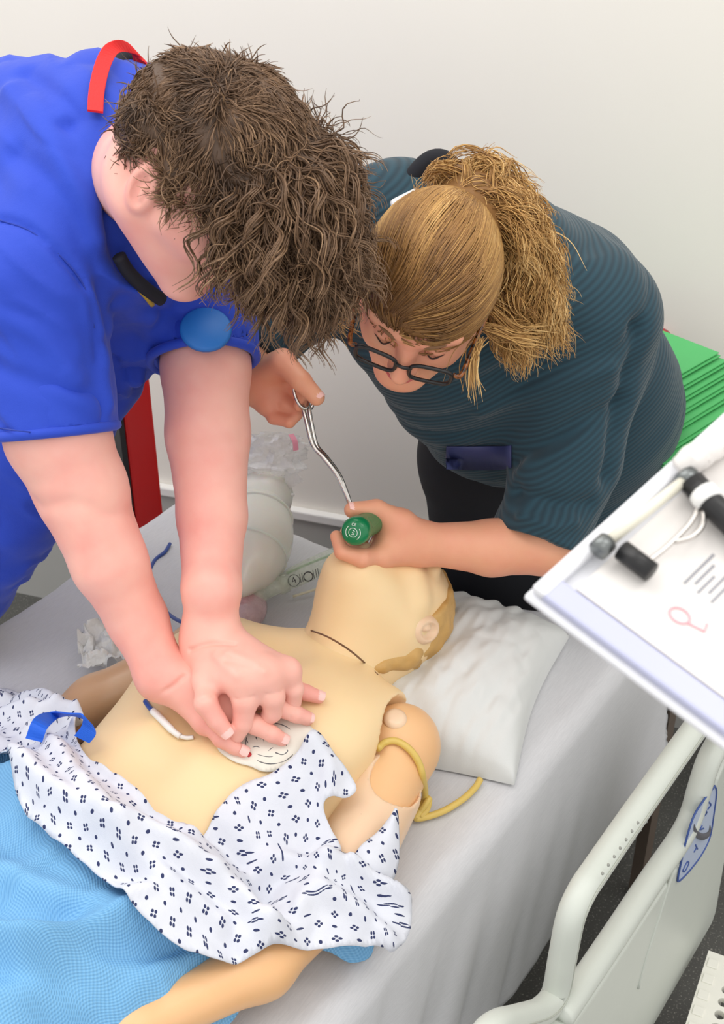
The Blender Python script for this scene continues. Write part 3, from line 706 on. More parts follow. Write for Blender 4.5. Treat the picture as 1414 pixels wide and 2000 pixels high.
# blue blanket: over the legs and belly, under the near forearm
HB0 = np.minimum(np.maximum(blur(dil(np.maximum(ET, EL), 2), 6), MZ), 2)
HB0 = np.where(cg > 0.885, np.minimum(HB0, edge + 0.0), HB0)
HB = drape(HB0, 0.9, 30) + 0.007
bl_px = [(-260, 1420), (-120, 1430), (0, 1450), (60, 1490), (140, 1560), (260, 1640), (420, 1700), (600, 1740), (720, 1790), (726, 1868), (690, 1886), (640, 1890), (560, 1905), (500, 1950), (440, 2010), (330, 2120), (100, 2300), (-300, 2300)]
bpoly = pxpoly(bl_px, HB, 0, 120)
def ridges(H, lst):
    R = np.zeros_like(H)
    for px, amp, wd in lst:
        pts = np.array([hit(x, y, H)[:2] for x, y in px]); pts = spline(np.concatenate([pts, np.zeros((len(pts), 1))], 1), 24)[:, :2]
        R = R + amp * np.exp(-(segdist(SG, CG, pts) / wd) ** 2)
    return R
HBf = HB + 2.0 * ridges(HB, [([(0, 1540), (120, 1590), (240, 1680), (390, 1750)], 0.020, 0.022), ([(-60, 1840), (70, 1880), (150, 1868), (260, 1830), (420, 1830)], 0.020, 0.016), ([(-40, 1690), (120, 1770), (300, 1800)], 0.010, 0.02),
    ([(60, 1900), (250, 1935), (420, 1900), (520, 1880)], 0.014, 0.018), ([(0, 1960), (140, 1990), (330, 1985)], 0.012, 0.02), ([(560, 1900), (660, 1850), (720, 1800)], 0.010, 0.015), ([(480, 1960), (560, 1890), (640, 1840)], 0.010, 0.012)])
HBf += np.abs(nz2(41, 7, 16, 0.012, 6)) + nz2(42, 16, 40, 0.004, 14)
blanket = cloth('blanket', bpoly, HBf, M['blanket'], 0.5, 0.004)
tag(blanket, 'light blue waffle-weave blanket bunched over the lower body of the manikin', 'blanket')
# printed gown pushed down to the waist
HG0 = np.maximum(np.maximum(ET, EA), np.maximum(HBf + 0.004, EL)); HG0 = np.where(inside(SG, CG, bpoly), HG0, np.maximum(np.maximum(ET, EA), np.maximum(EL, np.minimum(edge, MZ))))
HG = drape(blur(HG0, 4), 0.75, 30) + 0.006
gw_px = [(-120, 1370), (-40, 1352), (30, 1352), (75, 1362), (130, 1378), (165, 1400), (150, 1440), (165, 1475), (205, 1510), (255, 1548), (300, 1590), (345, 1620), (378, 1630), (400, 1622), (425, 1590), (470, 1545), (530, 1526), (576, 1492), (610, 1464), (628, 1464), (656, 1494), (684, 1522), (696, 1548), (684, 1562), (650, 1572), (632, 1582), (648, 1625), (664, 1660), (668, 1690),
         (684, 1688), (700, 1700), (745, 1730), (790, 1762), (802, 1780), (800, 1822), (784, 1852), (764, 1870), (745, 1858), (720, 1850), (660, 1856), (605, 1860), (568, 1866), (528, 1874), (474, 1884), (424, 1884), (382, 1872), (340, 1850), (300, 1815), (270, 1790), (235, 1750), (190, 1700), (120, 1650), (60, 1600), (36, 1560), (10, 1490), (-120, 1440)]
HGs = blur(HG, 260)
gpoly = pxpoly(gw_px, HGs, 0)
gpoly = spline(np.concatenate([np.concatenate([gpoly, gpoly[:1]]), np.zeros((len(gpoly) + 1, 1))], 1), 330)[:-1, :2]
HGf = HG + 1.5 * ridges(HG, [([(150, 1430), (200, 1505), (300, 1590), (380, 1640)], 0.012, 0.010), ([(20, 1480), (110, 1560), (230, 1640), (340, 1740), (430, 1820)], 0.014, 0.012), ([(70, 1440), (180, 1560), (300, 1640), (420, 1720), (540, 1830)], 0.016, 0.014),
    ([(400, 1630), (470, 1700), (560, 1800)], -0.012, 0.016), ([(606, 1460), (640, 1510), (645, 1570)], 0.010, 0.012), ([(440, 1720), (540, 1700), (660, 1700)], 0.010, 0.012), ([(480, 1760), (500, 1820), (480, 1850)], 0.010, 0.012),
    ([(640, 1690), (600, 1760), (520, 1840)], 0.010, 0.014), ([(690, 1700), (740, 1735), (795, 1770)], 0.014, 0.008), ([(640, 1760), (700, 1790), (760, 1850)], 0.012, 0.012), ([(0, 1420), (80, 1400), (150, 1400)], 0.018, 0.014), ([(0, 1370), (70, 1375), (120, 1400)], 0.012, 0.01)])
HGf += np.abs(nz2(51, 9, 24, 0.012, 9)) + nz2(52, 30, 14, 0.004, -10) + nz2(53, 40, 60, 0.0015, 25)
HGf = np.maximum(HGf, blur(HG0, 2) + 0.009)
gown = cloth('patient_gown', gpoly, HGf, M['gown'], 0.25 + math.pi / 4, 0.0016)
tag(gown, 'white hospital gown printed with small navy dots, pulled down to the waist', 'gown')
# turned-back sleeve corner beyond the forearm
s0 = [hit(x, y, HG) for x, y in [(684, 1690), (705, 1668), (738, 1648), (770, 1616), (776, 1622), (782, 1650), (778, 1690), (764, 1730), (742, 1732), (712, 1712)]]
pts = np.array(s0); lift = np.array([0.006, 0.03, 0.05, 0.075, 0.075, 0.06, 0.045, 0.02, 0.008, 0.004])
U_, V_ = 14, 14; top_e = spline(np.array([pts[0] + [0, 0, 0.006], pts[1] + [0, 0, 0.014], pts[2] + [0, 0, 0.02], pts[3] + [0, 0, 0.026]]), U_); bot_e = spline(np.array([pts[8], pts[7] + [0, 0, 0.006], pts[6] + [0, 0, 0.014], pts[4] + [0, 0, 0.022]]), U_)
tt_ = np.linspace(0, 1, V_)[None, :, None]; G = top_e[:, None] * (1 - tt_) + bot_e[:, None] * tt_; G[..., 2] += np.sin(math.pi * tt_[..., 0]) * 0.012
I_ = np.arange(U_ * V_).reshape(U_, V_)
o = obj('sleeve_fold', BW(G.reshape(-1, 3)), q(I_), M['gown'], gown); set_uv(o, np.stack([G[..., 0].ravel() * 1.0 - G[..., 1].ravel() * .6, G[..., 0].ravel() * .6 + G[..., 1].ravel()], 1)); mm = o.modifiers.new('cloth', 'SOLIDIFY'); mm.thickness = 0.0015

# ------------------------------------------------------------ people: helpers
def CV(x, y, d): return _X * x + _D * y + _F * d              # direction given as seen: right, down, away
def H3(x, y, off, Hm=None): return BW([hit(x, y, ET if Hm is None else Hm, off)])[0]   # point off above the chest surface
def bfield(pts, m, h): pts = np.array(pts); return Field(pts.min(0) - m, pts.max(0) + m, h)
def hand(f, wrist, mcps, fingers, thumb, rw=0.027, fr=(0.0125, 0.0115, 0.0102, 0.0088), thk=0.016):
    """palm spread from the wrist to the knuckles, then separate fingers"""
    for i, mpt in enumerate(mcps): f.cone(wrist, mpt, rw * 0.72, thk, 0.016)
    for i in range(len(mcps) - 1): f.cone(mcps[i], mcps[i + 1], thk * 0.86, thk * 0.86, 0.010)
    for i, (mpt, fg_) in enumerate(zip(mcps, fingers)):
        k = (1.0, 1.04, 1.0, 0.86)[i]; ch = [mpt] + list(fg_)
        f.chain(ch, [fr[j] * k * (1.08 if j == 1 else 1) for j in range(4)], 0.003, 0.007)
    f.chain([wrist * 0.6 + thumb[0] * 0.4] + list(thumb), [0.019, 0.017, 0.0135, 0.0115], 0.006, 0.014)
def nail(parent, dip, tip, up, w=0.0068, mat='nail', r=0.0088):
    d = nrm(np.asarray(tip) - dip); u = nrm(np.asarray(up) - d * (np.asarray(up) @ d)); sd = np.cross(d, u); V = []; n_, m_ = 7, 7
    for i in range(n_):
        for j in range(m_):
            a = (i / (n_ - 1) - 0.5) * 2; b = (j / (m_ - 1) - 0.5) * 2; bb = b * math.sqrt(1 - 0.35 * a * a)
            ang_ = bb * 0.95; V.append(np.asarray(tip) + d * (0.0005 + a * 0.0058) + (u * math.cos(ang_) + sd * math.sin(ang_)) * (r * (1.045 - 0.06 * max(a, 0) ** 2)))
    I = np.arange(n_ * m_).reshape(n_, m_); return obj('fingernail', np.array(V), np.stack([I[:-1, :-1], I[1:, :-1], I[1:, 1:], I[:-1, 1:]], -1).reshape(-1, 4), M[mat], parent)
def strands(paths, rad, tone, name, mat, parent, base=None):
    """hair: each strand a thin three-sided tube; base = (V, F) of the hair mass beneath"""
    n, m, _ = paths.shape; T = np.gradient(paths, axis=1); T /= np.linalg.norm(T, axis=2)[..., None] + 1e-12
    ref = RNG.normal(size=(n, 1, 3)); N = np.cross(T, ref); N /= np.linalg.norm(N, axis=2)[..., None] + 1e-12; Bn = np.cross(T, N)
    tp_ = np.interp(np.linspace(0, 1, m), [0, 0.15, 0.7, 1], [0.7, 1, 0.9, 0.25]); R_ = np.asarray(rad)[:, None] * tp_[None]
    V = np.stack([paths + (N * math.cos(a) + Bn * math.sin(a)) * R_[..., None] for a in (0, 2.0944, 4.18879)], 2).reshape(-1, 3)
    I = np.arange(n * m * 3).reshape(n, m, 3); F = np.concatenate([np.stack([I[:, :-1, j], I[:, :-1, (j + 1) % 3], I[:, 1:, (j + 1) % 3], I[:, 1:, j]], -1).reshape(-1, 4) for j in range(3)])
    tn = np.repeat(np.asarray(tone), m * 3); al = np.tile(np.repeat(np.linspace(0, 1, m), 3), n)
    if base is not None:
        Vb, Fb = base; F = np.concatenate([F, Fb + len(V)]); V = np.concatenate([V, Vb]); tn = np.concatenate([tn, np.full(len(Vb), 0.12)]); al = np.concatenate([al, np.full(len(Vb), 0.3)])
    o = obj(name, V, F, mat, parent); attr(o, 'tone', tn); attr(o, 'along', al); return o
def grow(roots, dirs, lens, steps, pull, curl_r, curl_w, keep=None):
    """integrate strands; pull = steady bend, helix curls of radius curl_r and wavelength curl_w"""
    n = len(roots); p = roots.copy(); d = dirs / (np.linalg.norm(dirs, axis=1)[:, None] + 1e-12); st = (lens / (steps - 1))[:, None]; out = [p.copy()]
    for i in range(steps - 1):
        d = d + pull * st * 14; d /= np.linalg.norm(d, axis=1)[:, None] + 1e-12; p = p + d * st
        if keep is not None: p = keep(p)
        out.append(p.copy())
    path = np.stack(out, 1); T = np.gradient(path, axis=1); T /= np.linalg.norm(T, axis=2)[..., None] + 1e-12
    ref = np.broadcast_to(np.array([0.31, 0.77, 0.55]), T.shape); N = np.cross(T, ref); N /= np.linalg.norm(N, axis=2)[..., None] + 1e-12; Bn = np.cross(T, N)
    t = np.linspace(0, 1, steps)[None]; ph = RNG.uniform(0, 6.28, n)[:, None]; a = ph + 2 * math.pi * t * lens[:, None] / np.asarray(curl_w)[:, None]
    A = np.asarray(curl_r)[:, None] * np.minimum(1, t * 2.0)
    return path + N * (np.cos(a) * A)[..., None] + Bn * (np.sin(a) * A)[..., None]
def mk_hair(name, cols, rough=0.45):
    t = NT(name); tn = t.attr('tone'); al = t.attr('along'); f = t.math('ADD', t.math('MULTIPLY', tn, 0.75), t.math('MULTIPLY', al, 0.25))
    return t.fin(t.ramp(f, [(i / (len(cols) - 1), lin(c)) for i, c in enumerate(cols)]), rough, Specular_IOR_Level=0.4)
M['hair_man'] = mk_hair('brown_hair', [(58, 42, 32), (98, 74, 55), (130, 101, 76), (176, 142, 108)])
M['hair_woman'] = mk_hair('blonde_hair', [(92, 62, 36), (150, 108, 60), (204, 160, 96), (240, 206, 146)])
def mk_scrub(name, c, c2):
    t = NT(name); co = t.coord(); f = t.noise(co, 7, 3); g = t.noise(t.coord('Object', (1, 1, 1)), 900, 1); t.bump(t.math('ADD', t.math('MULTIPLY', t.noise(co, 38, 3), 1.0), t.math('MULTIPLY', g, 0.2)), 0.25, 0.004)
    return t.fin(t.mix(f, lin(c), lin(c2)), 0.75, Sheen_Weight=0.1)
M['scrub'] = mk_scrub('royal_blue_scrub_cotton', (22, 58, 178), (34, 74, 200))
M['scrub_dark'] = mk_scrub('blue_scrub_trousers', (20, 50, 150), (28, 60, 170))
M['red_trim'] = plain('red_collar_trim', (222, 30, 30), 0.65, 0.08, 60, 0.25, 500)
M['under'] = plain('black_undershirt', (20, 22, 34), 0.8)
def mk_sweater():
    t = NT('teal_rib_knit'); rb = t.attr('rib'); s_ = t.math('ADD', t.math('MULTIPLY', t.math('SINE', t.math('MULTIPLY', rb, 2 * math.pi / 0.0075)), 0.5), 0.5)
    t.bump(s_, 0.45, 0.0016); f = t.noise(t.coord(), 60, 3); c = t.mix(s_, lin((20, 47, 59)), lin((30, 66, 80)))
    return t.fin(t.mix(t.math('MULTIPLY', f, 0.3), c, lin((26, 58, 72))), 0.85, Sheen_Weight=0.15)
M['sweater'] = mk_sweater()
M['trouser'] = plain('black_trousers', (20, 22, 30), 0.85, 0.1)
M['shoe'] = plain('black_shoe', (18, 18, 20), 0.5)

# ------------------------------------------------------------ man in blue scrubs
HIPM = B(-0.60, -0.20, 0.93)
man = thing('person', 'person with curly brown hair in a royal blue scrub top pressing on the manikin chest', 'person', (HIPM[0], HIPM[1], 0))
RS, RE, RW = P(70, 560, 1.54), P(158, 955, 1.575), H3(316, 1318, 0.055)
LS, LE, LW = P(392, 470, 1.74), P(406, 850, 1.68), H3(411, 1248, 0.088)
UPZ = np.array([0, -0.35, 1.0])
# lower (right) hand, flat on the chest
mc = [H3(512, 1322, .032), H3(486, 1352, .034), H3(448, 1384, .031), H3(402, 1410, .027)]
fgs = [[H3(560, 1340, .030), H3(598, 1353, .021), H3(622, 1361, .012)], [H3(538, 1378, .032), H3(578, 1395, .021), H3(600, 1403, .012)],
       [H3(498, 1415, .031), H3(532, 1434, .021), H3(551, 1444, .012)], [H3(432, 1443, .023), H3(456, 1459, .016), H3(474, 1468, .010)]]
th = [H3(430, 1285, .034), H3(505, 1296, .028), H3(557, 1311, .013)]
fR = bfield([RS, RE, RW] + mc + [x for g in fgs for x in g] + th, 0.09, 0.0022)
hand(fR, RW, mc, fgs, th); nailsR = [(g[1], g[2]) for g in fgs]
a1, a2 = P(112, 850, 1.56), P(214, 1100, 1.585); a3 = H3(268, 1210, 0.12)
fR.chain([RS, a1, RE, a2, a3, RW], [0.062, 0.063, 0.056, 0.046, 0.037, 0.0305], 0.012)
fR.cone(RW, mc[2] * 0.5 + mc[1] * 0.5, 0.029, 0.018, 0.02)
# upper (left) hand, fingers laced between
mc2 = [H3(404, 1330, .080), H3(466, 1322, .088), H3(522, 1316, .082), H3(560, 1312, .070)]
fg2 = [[H3(402, 1374, .070), H3(424, 1408, .053), H3(441, 1429, .043)], [H3(478, 1372, .066), H3(474, 1412, .042), H3(462, 1436, .026)],
       [H3(534, 1362, .064), H3(532, 1392, .040), H3(516, 1408, .022)], [H3(574, 1346, .050), H3(572, 1372, .030), H3(556, 1384, .018)]]
th2 = [H3(378, 1302, .066), H3(372, 1350, .046), H3(388, 1390, .028)]
fL = bfield([LS, LE, LW] + mc2 + [x for g in fg2 for x in g] + th2, 0.09, 0.0022)
hand(fL, LW, mc2, fg2, th2, fr=(0.0145, 0.0132, 0.0118, 0.0098), thk=0.018)
b1, b2, b3 = P(402, 720, 1.70), P(414, 1010, 1.66), H3(413, 1150, 0.15)
fL.chain([LS, b1, LE, b2, b3, LW], [0.060, 0.058, 0.054, 0.044, 0.0355, 0.0320], 0.012)
fL.cone(LW, (mc2[1] + mc2[2]) / 2, 0.031, 0.02, 0.03)
# head and neck
mhc = P(390, 346, 1.40); mfw, mup = CV(0.6, 0.8, 0.02), CV(0.62, -0.45, -0.64)
NB = P(262, 330, 1.59)
fH = Field(mhc - 0.23, mhc + 0.19, 0.0028); LM, RM = head_prims(fH, mhc, mfw, mup, 0.98)
fH.cone(LM(-0.035, -0.05, 0), NB, 0.062, 0.07, 0.04)
# trunk beneath the clothes
fT = Field(np.array([-1.05, 1.0, 0.75]), np.array([-0.05, 2.1, 1.75]), 0.012)
fT.cone(P(190, 380, 1.66), HIPM, 0.11, 0.13, 0.05); fT.cone(RS, LS, 0.06, 0.06, 0.05); fT.cone(NB, P(190, 380, 1.66), 0.06, 0.08, 0.05)
parts = []
for ff, it in ((fR, 4), (fL, 4), (fH, 4), (fT, 2)):
    V, F = ff.mesh(); parts.append((relax(V, F, it), F))
V, F = joinq(parts); V = crease(V, F, vnormals(V, F), [([(370, 1270), (414, 1257), (458, 1258)], -0.0035, 0.003), ([(70, 985), (150, 985), (215, 1010), (262, 1000)], -0.004, 0.012), ([(335, 860), (400, 872), (470, 858)], -0.002, 0.012), ([(420, 1280), (462, 1320)], 0.0025, 0.006), ([(445, 1275), (515, 1312)], 0.0025, 0.006), ([(442, 1290), (492, 1300)], -0.0015, 0.005), ([(528, 1424), (522, 1440)], -0.0016, 0.002), ([(574, 1385), (568, 1402)], -0.0016, 0.002), ([(396, 1368), (416, 1360)], -0.0015, 0.0022), ([(460, 1366), (494, 1360)], -0.0015, 0.0022), ([(520, 1356), (550, 1350)], -0.0015, 0.0022), ([(285, 1365), (330, 1345), (360, 1320)], -0.003, 0.003)]); bodyM = obj('body', V, F, M['skin_man'], man)
for dp, tp2 in nailsR: nail(bodyM, dp, tp2, UPZ, r=0.0086)
nail(bodyM, fg2[0][1], fg2[0][2], UPZ + CV(-0.2, 0, -0.3), r=0.0096)
obj('red_fingertip_mark', *lathe([(0.0005, 0.003), (0.003, 0.002), (0.0035, 0)], fgs[3][2] + nrm(fgs[3][2] - fgs[3][1]) * 0.009, CV(0.6, 0.2, -0.6), 10), M['nail_red'], bodyM)
# scrub top
slo, shi = np.array([-1.10, 1.02, 0.80]), np.array([-0.02, 2.12, 1.80])
fs = Field(slo, shi, 0.0052)
fs.cone(P(205, 330, 1.64), P(-40, 380, 1.74), 0.150, 0.165, 0.06)
fs.cone(P(-40, 380, 1.74), HIPM + [0.03, 0.0, 0.05], 0.165, 0.165, 0.06)
fs.cone(P(190, 420, 1.62), P(345, 500, 1.73), 0.14, 0.105, 0.06)
fs.cone(P(180, 660, 1.74), P(-30, 990, 1.90), 0.095, 0.11, 0.08); fs.cone(P(-30, 990, 1.90), P(-140, 1130, 1.97), 0.11, 0.13, 0.05)
fs.cone(RS, P(190, 400, 1.60), 0.098, 0.12, 0.05); fs.cone(LS, P(230, 400, 1.66), 0.085, 0.12, 0.05)
def sleeve(a, hem, ra, rb, inner, ri):
    t = Field(slo, shi, 0.0052); d = nrm(hem - a); t.cone(a, hem + d * 0.08, ra, rb + (rb - ra) * 0.3, 0); t.half(hem, d)
    t.cone(hem - d * 0.03, hem + d * 0.1, ri, ri, 0.002, 's')
    k = 0.03; A_, D_ = fs.D, t.D; hh = np.maximum(k - np.abs(A_ - D_), 0) / k; fs.D = np.minimum(A_, D_) - hh * hh * k * 0.25
sleeve(RS + [0, 0, 0.0], P(104, 846, 1.56), 0.092, 0.082, None, 0.070)
sleeve(LS, P(404, 704, 1.70), 0.080, 0.070, None, 0.064)
fs.cone(LM(-0.025, -0.05, 0), P(312, 330, 1.56), 0.074, 0.062, 0.008, 's')          # neck opening
fs.cone(LM(0.0, -0.09, 0), P(300, 480, 1.50), 0.075, 0.05, 0.02, 's')
V, F = fs.mesh(); V = relax(V, F, 12, 0.6); N = vnormals(V, F)
q1 = V @ np.array([CV(0.7, 0.7, 0), CV(-0.7, 0.7, 0.2), CV(0, 0.2, 1)]).T
fold = np.abs(vnoise(q1 * [9, 26, 14], 61)) * 0.008 + vnoise(q1 * [22, 8, 14], 62) * 0.003 - np.abs(vnoise(q1 * [9, 40, 18], 63)) * 0.007
V = V + N * (fold - 0.006)[:, None]
V = crease(V, F, vnormals(V, F), [([(0, 428), (60, 450), (120, 500), (165, 560), (185, 640), (190, 700)], -0.006, 0.006), ([(130, 240), (190, 330), (215, 430), (240, 520)], -0.010, 0.010), ([(20, 180), (110, 300), (185, 470)], 0.010, 0.014), ([(50, 140), (150, 220), (200, 330)], -0.008, 0.012), ([(30, 300), (120, 380), (190, 520), (215, 640)], -0.008, 0.014), ([(175, 580), (200, 700), (210, 790)], 0.008, 0.012), ([(235, 600), (228, 720), (214, 840)], -0.014, 0.014), ([(290, 620), (270, 740), (225, 860)], 0.010, 0.014), ([(0, 620), (80, 660), (150, 740)], 0.006, 0.014), ([(0, 720), (100, 760), (190, 800)], -0.005, 0.012)])
for ha, hb in ((RS, P(104, 846, 1.56)), (LS, P(404, 704, 1.70))):
    d = nrm(hb - ha); pl = (V - hb) @ d; rd_ = np.linalg.norm(V - hb - pl[:, None] * d, axis=1); k = (pl > -0.004) & (pl < 0.016) & (rd_ < 0.115); V[k] -= pl[k][:, None] * d
hem_rings = []
for ha, hb in ((RS, P(104, 846, 1.56)), (LS, P(404, 704, 1.70))):
    d = nrm(hb - ha); u1 = nrm(np.cross(d, [0, 0.3, 1.0])); u2 = np.cross(d, u1); pl = (V - hb) @ d; k = (np.abs(pl + 0.004) < 0.010); qx, qy = (V[k] - hb) @ u1, (V[k] - hb) @ u2; rr_ = np.hypot(qx, qy); an = np.arctan2(qy, qx); ok = rr_ < 0.115
    bins = np.linspace(-math.pi, math.pi, 29); rm = np.array([rr_[ok & (an >= a) & (an < b)].max() if (ok & (an >= a) & (an < b)).any() else np.nan for a, b in zip(bins[:-1], bins[1:])])
    rm = np.where(np.isnan(rm), np.nanmedian(rm), rm); rm = np.minimum(rm, np.median(rm) * 1.12)
    for _ in range(3): rm = (np.roll(rm, 1) + 2 * rm + np.roll(rm, -1)) / 4
    am_ = (bins[:-1] + bins[1:]) / 2; pts = np.array([hb - d * 0.003 + (u1 * math.cos(a) + u2 * math.sin(a)) * (r_ - 0.004) for a, r_ in zip(am_, rm)]); hem_rings.append(spline(np.concatenate([pts, pts[:1]]), 90))
scrub = obj('scrub_top', V, F, M['scrub'], man)
for hr_ in hem_rings: obj('sleeve_hem', *tube(hr_, 0.0065, 10, False), M['scrub'], scrub)
# red collar trim follows the neck opening
cp = [(279, 142), (274, 120), (262, 100), (240, 90), (218, 96), (204, 118), (194, 150), (188, 185), (186, 218)]
cdp = [1.60, 1.585, 1.57, 1.55, 1.53, 1.51, 1.495, 1.48, 1.47]
cpath = spline([P(x, y, d) for (x, y), d in zip(cp, cdp)], 40)
cside = spline([CV(0.85, 0.2, 0.5), CV(0.9, 0.2, 0.4), CV(0.5, 0.5, 0.7), CV(0.2, 0.5, 0.8), CV(0.6, 0.4, 0.6), CV(0.9, 0.3, 0.3), CV(1, 0.2, 0.2), CV(1, 0.1, 0.1), CV(1, 0.1, 0.1)], 40)
o = obj('collar_trim', *ribbon(cpath, cside, 0.018, 0.004), M['red_trim'], scrub, smooth=False); bevel(o, 0.001)
o = obj('undershirt_collar', *tube(spline([P(262, 118, 1.60), P(240, 112, 1.59), P(228, 132, 1.57)], 14), 0.011, 10), M['under'], man)
sS = Surf(scrub)
obj('undershirt_neckline', *tube(spline([P(232, 500, 1.505), P(250, 530, 1.52), P(280, 560, 1.54), P(315, 585, 1.57)], 16), 0.0085, 12), M['under'], man)
obj('lanyard', *tube(spline([sS(270, 566, .002), sS(284, 578, .002), sS(296, 592, .002)], 8), 0.0035, 8), plain('yellow_lanyard', (190, 160, 50), 0.6), scrub)
for pts in ([(0, 430), (60, 452), (120, 502), (165, 562), (184, 640)], [(0, 842), (60, 850), (130, 853), (208, 846)]):
    obj('stitched_seam', *tube(spline([sS(x, y - (6 if pts[0][1] > 800 else 0), .0004) for x, y in pts], 50), 0.0009, 6), M['scrub_dark'], scrub)
# pale blue chest badge
o = obj('chest_badge', *lathe([(0.002, 0.004), (0.030, 0.0035), (0.033, 0.001), (0.033, -0.004)], sS(402, 645, 0.004), CV(0.1, -0.45, -0.88), 28), plain('light_blue_badge', (36, 116, 200), 0.5), scrub)
# trousers and shoes
ft_ = Field(np.array([HIPM[0] - 0.45, HIPM[1] - 0.45, 0.0]), np.array([HIPM[0] + 0.45, HIPM[1] + 0.45, 1.05]), 0.012)
for s in (-1, 1):
    hp = HIPM + AX * 0.09 * s; kn = B(-0.60 + 0.12 * s, -0.20, 0.50); an = B(-0.60 + 0.13 * s, -0.24, 0.07)
    ft_.chain([hp, kn, an], [0.105, 0.08, 0.07], 0.03)
V, F = ft_.mesh(); obj('scrub_trousers', relax(V, F, 2), F, M['scrub_dark'], man)
for s in (-1, 1):
    f_ = Field(B(-0.60 + 0.13 * s, -0.22, 0) - 0.2, B(-0.60 + 0.13 * s, -0.22, 0) + 0.2, 0.008); c_ = B(-0.60 + 0.13 * s, -0.18, 0.045)
    f_.cone(c_ - CX * 0.09, c_ + CX * 0.09, 0.045, 0.04, 0.01); f_.half(np.array([0, 0, 0.001]), (0, 0, -1)); V, F = f_.mesh(); obj('shoe', V, F, M['shoe'], man)
# curly hair
fb = Field(mhc - 0.22, mhc + 0.27, 0.004)
fb.ell(LM(-0.014, 0.034, 0), (0.104, 0.098, 0.083), RM, 0.02)
fb.cone(LM(0.02, 0.085, 0), LM(0.075, 0.070, 0), 0.048, 0.046, 0.04)
fb.cone(P(535, 390, 1.37), P(575, 455, 1.39), 0.048, 0.038, 0.04); fb.cone(P(570, 450, 1.40), P(555, 570, 1.42), 0.040, 0.028, 0.03); fb.cone(P(490, 440, 1.37), P(520, 540, 1.40), 0.034, 0.022, 0.03)
fb.ell(LM(0.080, -0.050, 0), (0.055, 0.095, 0.12), RM, 0.008, 's')
fb.ell(LM(0.055, -0.070, -0.07), (0.060, 0.085, 0.06), RM, 0.008, 's'); fb.ell(LM(0.055, -0.070, 0.07), (0.060, 0.085, 0.06), RM, 0.008, 's')
for s in (-1, 1): fb.ell(LM(-0.012, -0.012, 0.09 * s), (0.030, 0.036, 0.05), RM, 0.006, 's')
fb.cone(LM(-0.055, -0.01, 0), LM(-0.066, -0.055, 0), 0.050, 0.036, 0.03)
fb.cone(P(490, 222, 1.38), P(570, 305, 1.385), 0.044, 0.042, 0.03)
fb.half(LM(-0.03, -0.072, 0), -RM[1] + 0.15 * RM[0], 0.01)
V, F = fb.mesh(); V = relax(V, F, 4); N = vnormals(V, F); V = V + N * (vnoise(V * 55, 71) * 0.006)[:, None]
baseV, baseF = V - N * 0.004, F
ns = 14500; whorl = LM(-0.055, 0.125, 0.0); wnear = np.where(np.linalg.norm(V - whorl, axis=1) < 0.075)[0]; ri = np.concatenate([RNG.integers(0, len(V), ns - 2800), RNG.choice(wnear, 2800)]); nax = nrm(NB - LM(-0.035, -0.05, 0)); rel = V[ri] - LM(-0.035, -0.05, 0); alng = rel @ nax; inneck = (np.linalg.norm(rel - alng[:, None] * nax, axis=1) < 0.070) & (alng > 0.0); ri = ri[~inneck]; ns = len(ri); roots = V[ri] - N[ri] * 0.004; nr = N[ri]
whorl = LM(-0.055, 0.125, 0.0); away = roots - whorl; away /= np.linalg.norm(away, axis=1)[:, None]
tang = away - nr * (away * nr).sum(1)[:, None]; grav = np.array([0, 0, -1.0])
loc = np.stack([(roots - mhc) @ RM[0], (roots - mhc) @ RM[1], (roots - mhc) @ RM[2]], 1)
longf = np.clip((loc[:, 0] + 0.02) / 0.10, 0, 1) * np.clip((loc[:, 1] + 0.03) / 0.06, 0, 1)
cl = vnoise(roots * 38, 73); cl2 = vnoise(roots * 38 + 17.3, 74); cl3 = vnoise(roots * 38 - 9.1, 75)
nzv_ = np.stack([cl, cl2, cl3], 1) * 1.5 + RNG.normal(size=(ns, 3)) * 0.25; nzv_ = nzv_ - nr * (nzv_ * nr).sum(1)[:, None]
dirs = tang * 0.7 + nzv_ + nr * (0.10 + 0.16 * longf[:, None])
lens = (0.026 + 0.040 * longf) * RNG.uniform(0.7, 1.25, ns)
cr_ = (0.0022 + 0.0038 * longf) * RNG.uniform(0.5, 1.2, ns); cw = 0.036 + 0.018 * RNG.uniform(size=ns)
paths = grow(roots, dirs, lens, 14, grav[None] * (0.10 + 0.6 * longf[:, None]) - nr * (0.55 - 0.35 * longf[:, None]), cr_, cw)
# let neighbouring strands share a curl so that locks form
tone = np.clip(0.36 + 0.42 * vnoise(roots * 30, 76) + RNG.normal(size=ns) * 0.16 + 0.12 * longf, 0, 1)
nl = 520; rk = np.where(longf > 0.75)[0]; rk = RNG.choice(rk, nl); lr = roots[rk] + nr[rk] * 0.004
lockp = grow(lr, nr[rk] * 0.6 + tang[rk] * 0.8 + RNG.normal(size=(nl, 3)) * 0.25, RNG.uniform(0.045, 0.10, nl), 22, np.tile(grav * 1.0, (nl, 1)), RNG.uniform(0.005, 0.011, nl), RNG.uniform(0.045, 0.075, nl))
lp = np.concatenate([lockp + RNG.normal(size=(nl, 1, 3)) * 0.0016 + np.linspace(0, 1, 22)[None, :, None] * RNG.normal(size=(nl, 1, 3)) * 0.003 for _ in range(6)])
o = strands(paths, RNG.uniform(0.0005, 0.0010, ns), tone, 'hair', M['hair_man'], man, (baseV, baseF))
o2 = strands(lp, RNG.uniform(0.0007, 0.0012, len(lp)), np.clip(RNG.normal(0.5, 0.2, len(lp)), 0, 1), 'hair_locks', M['hair_man'], man)

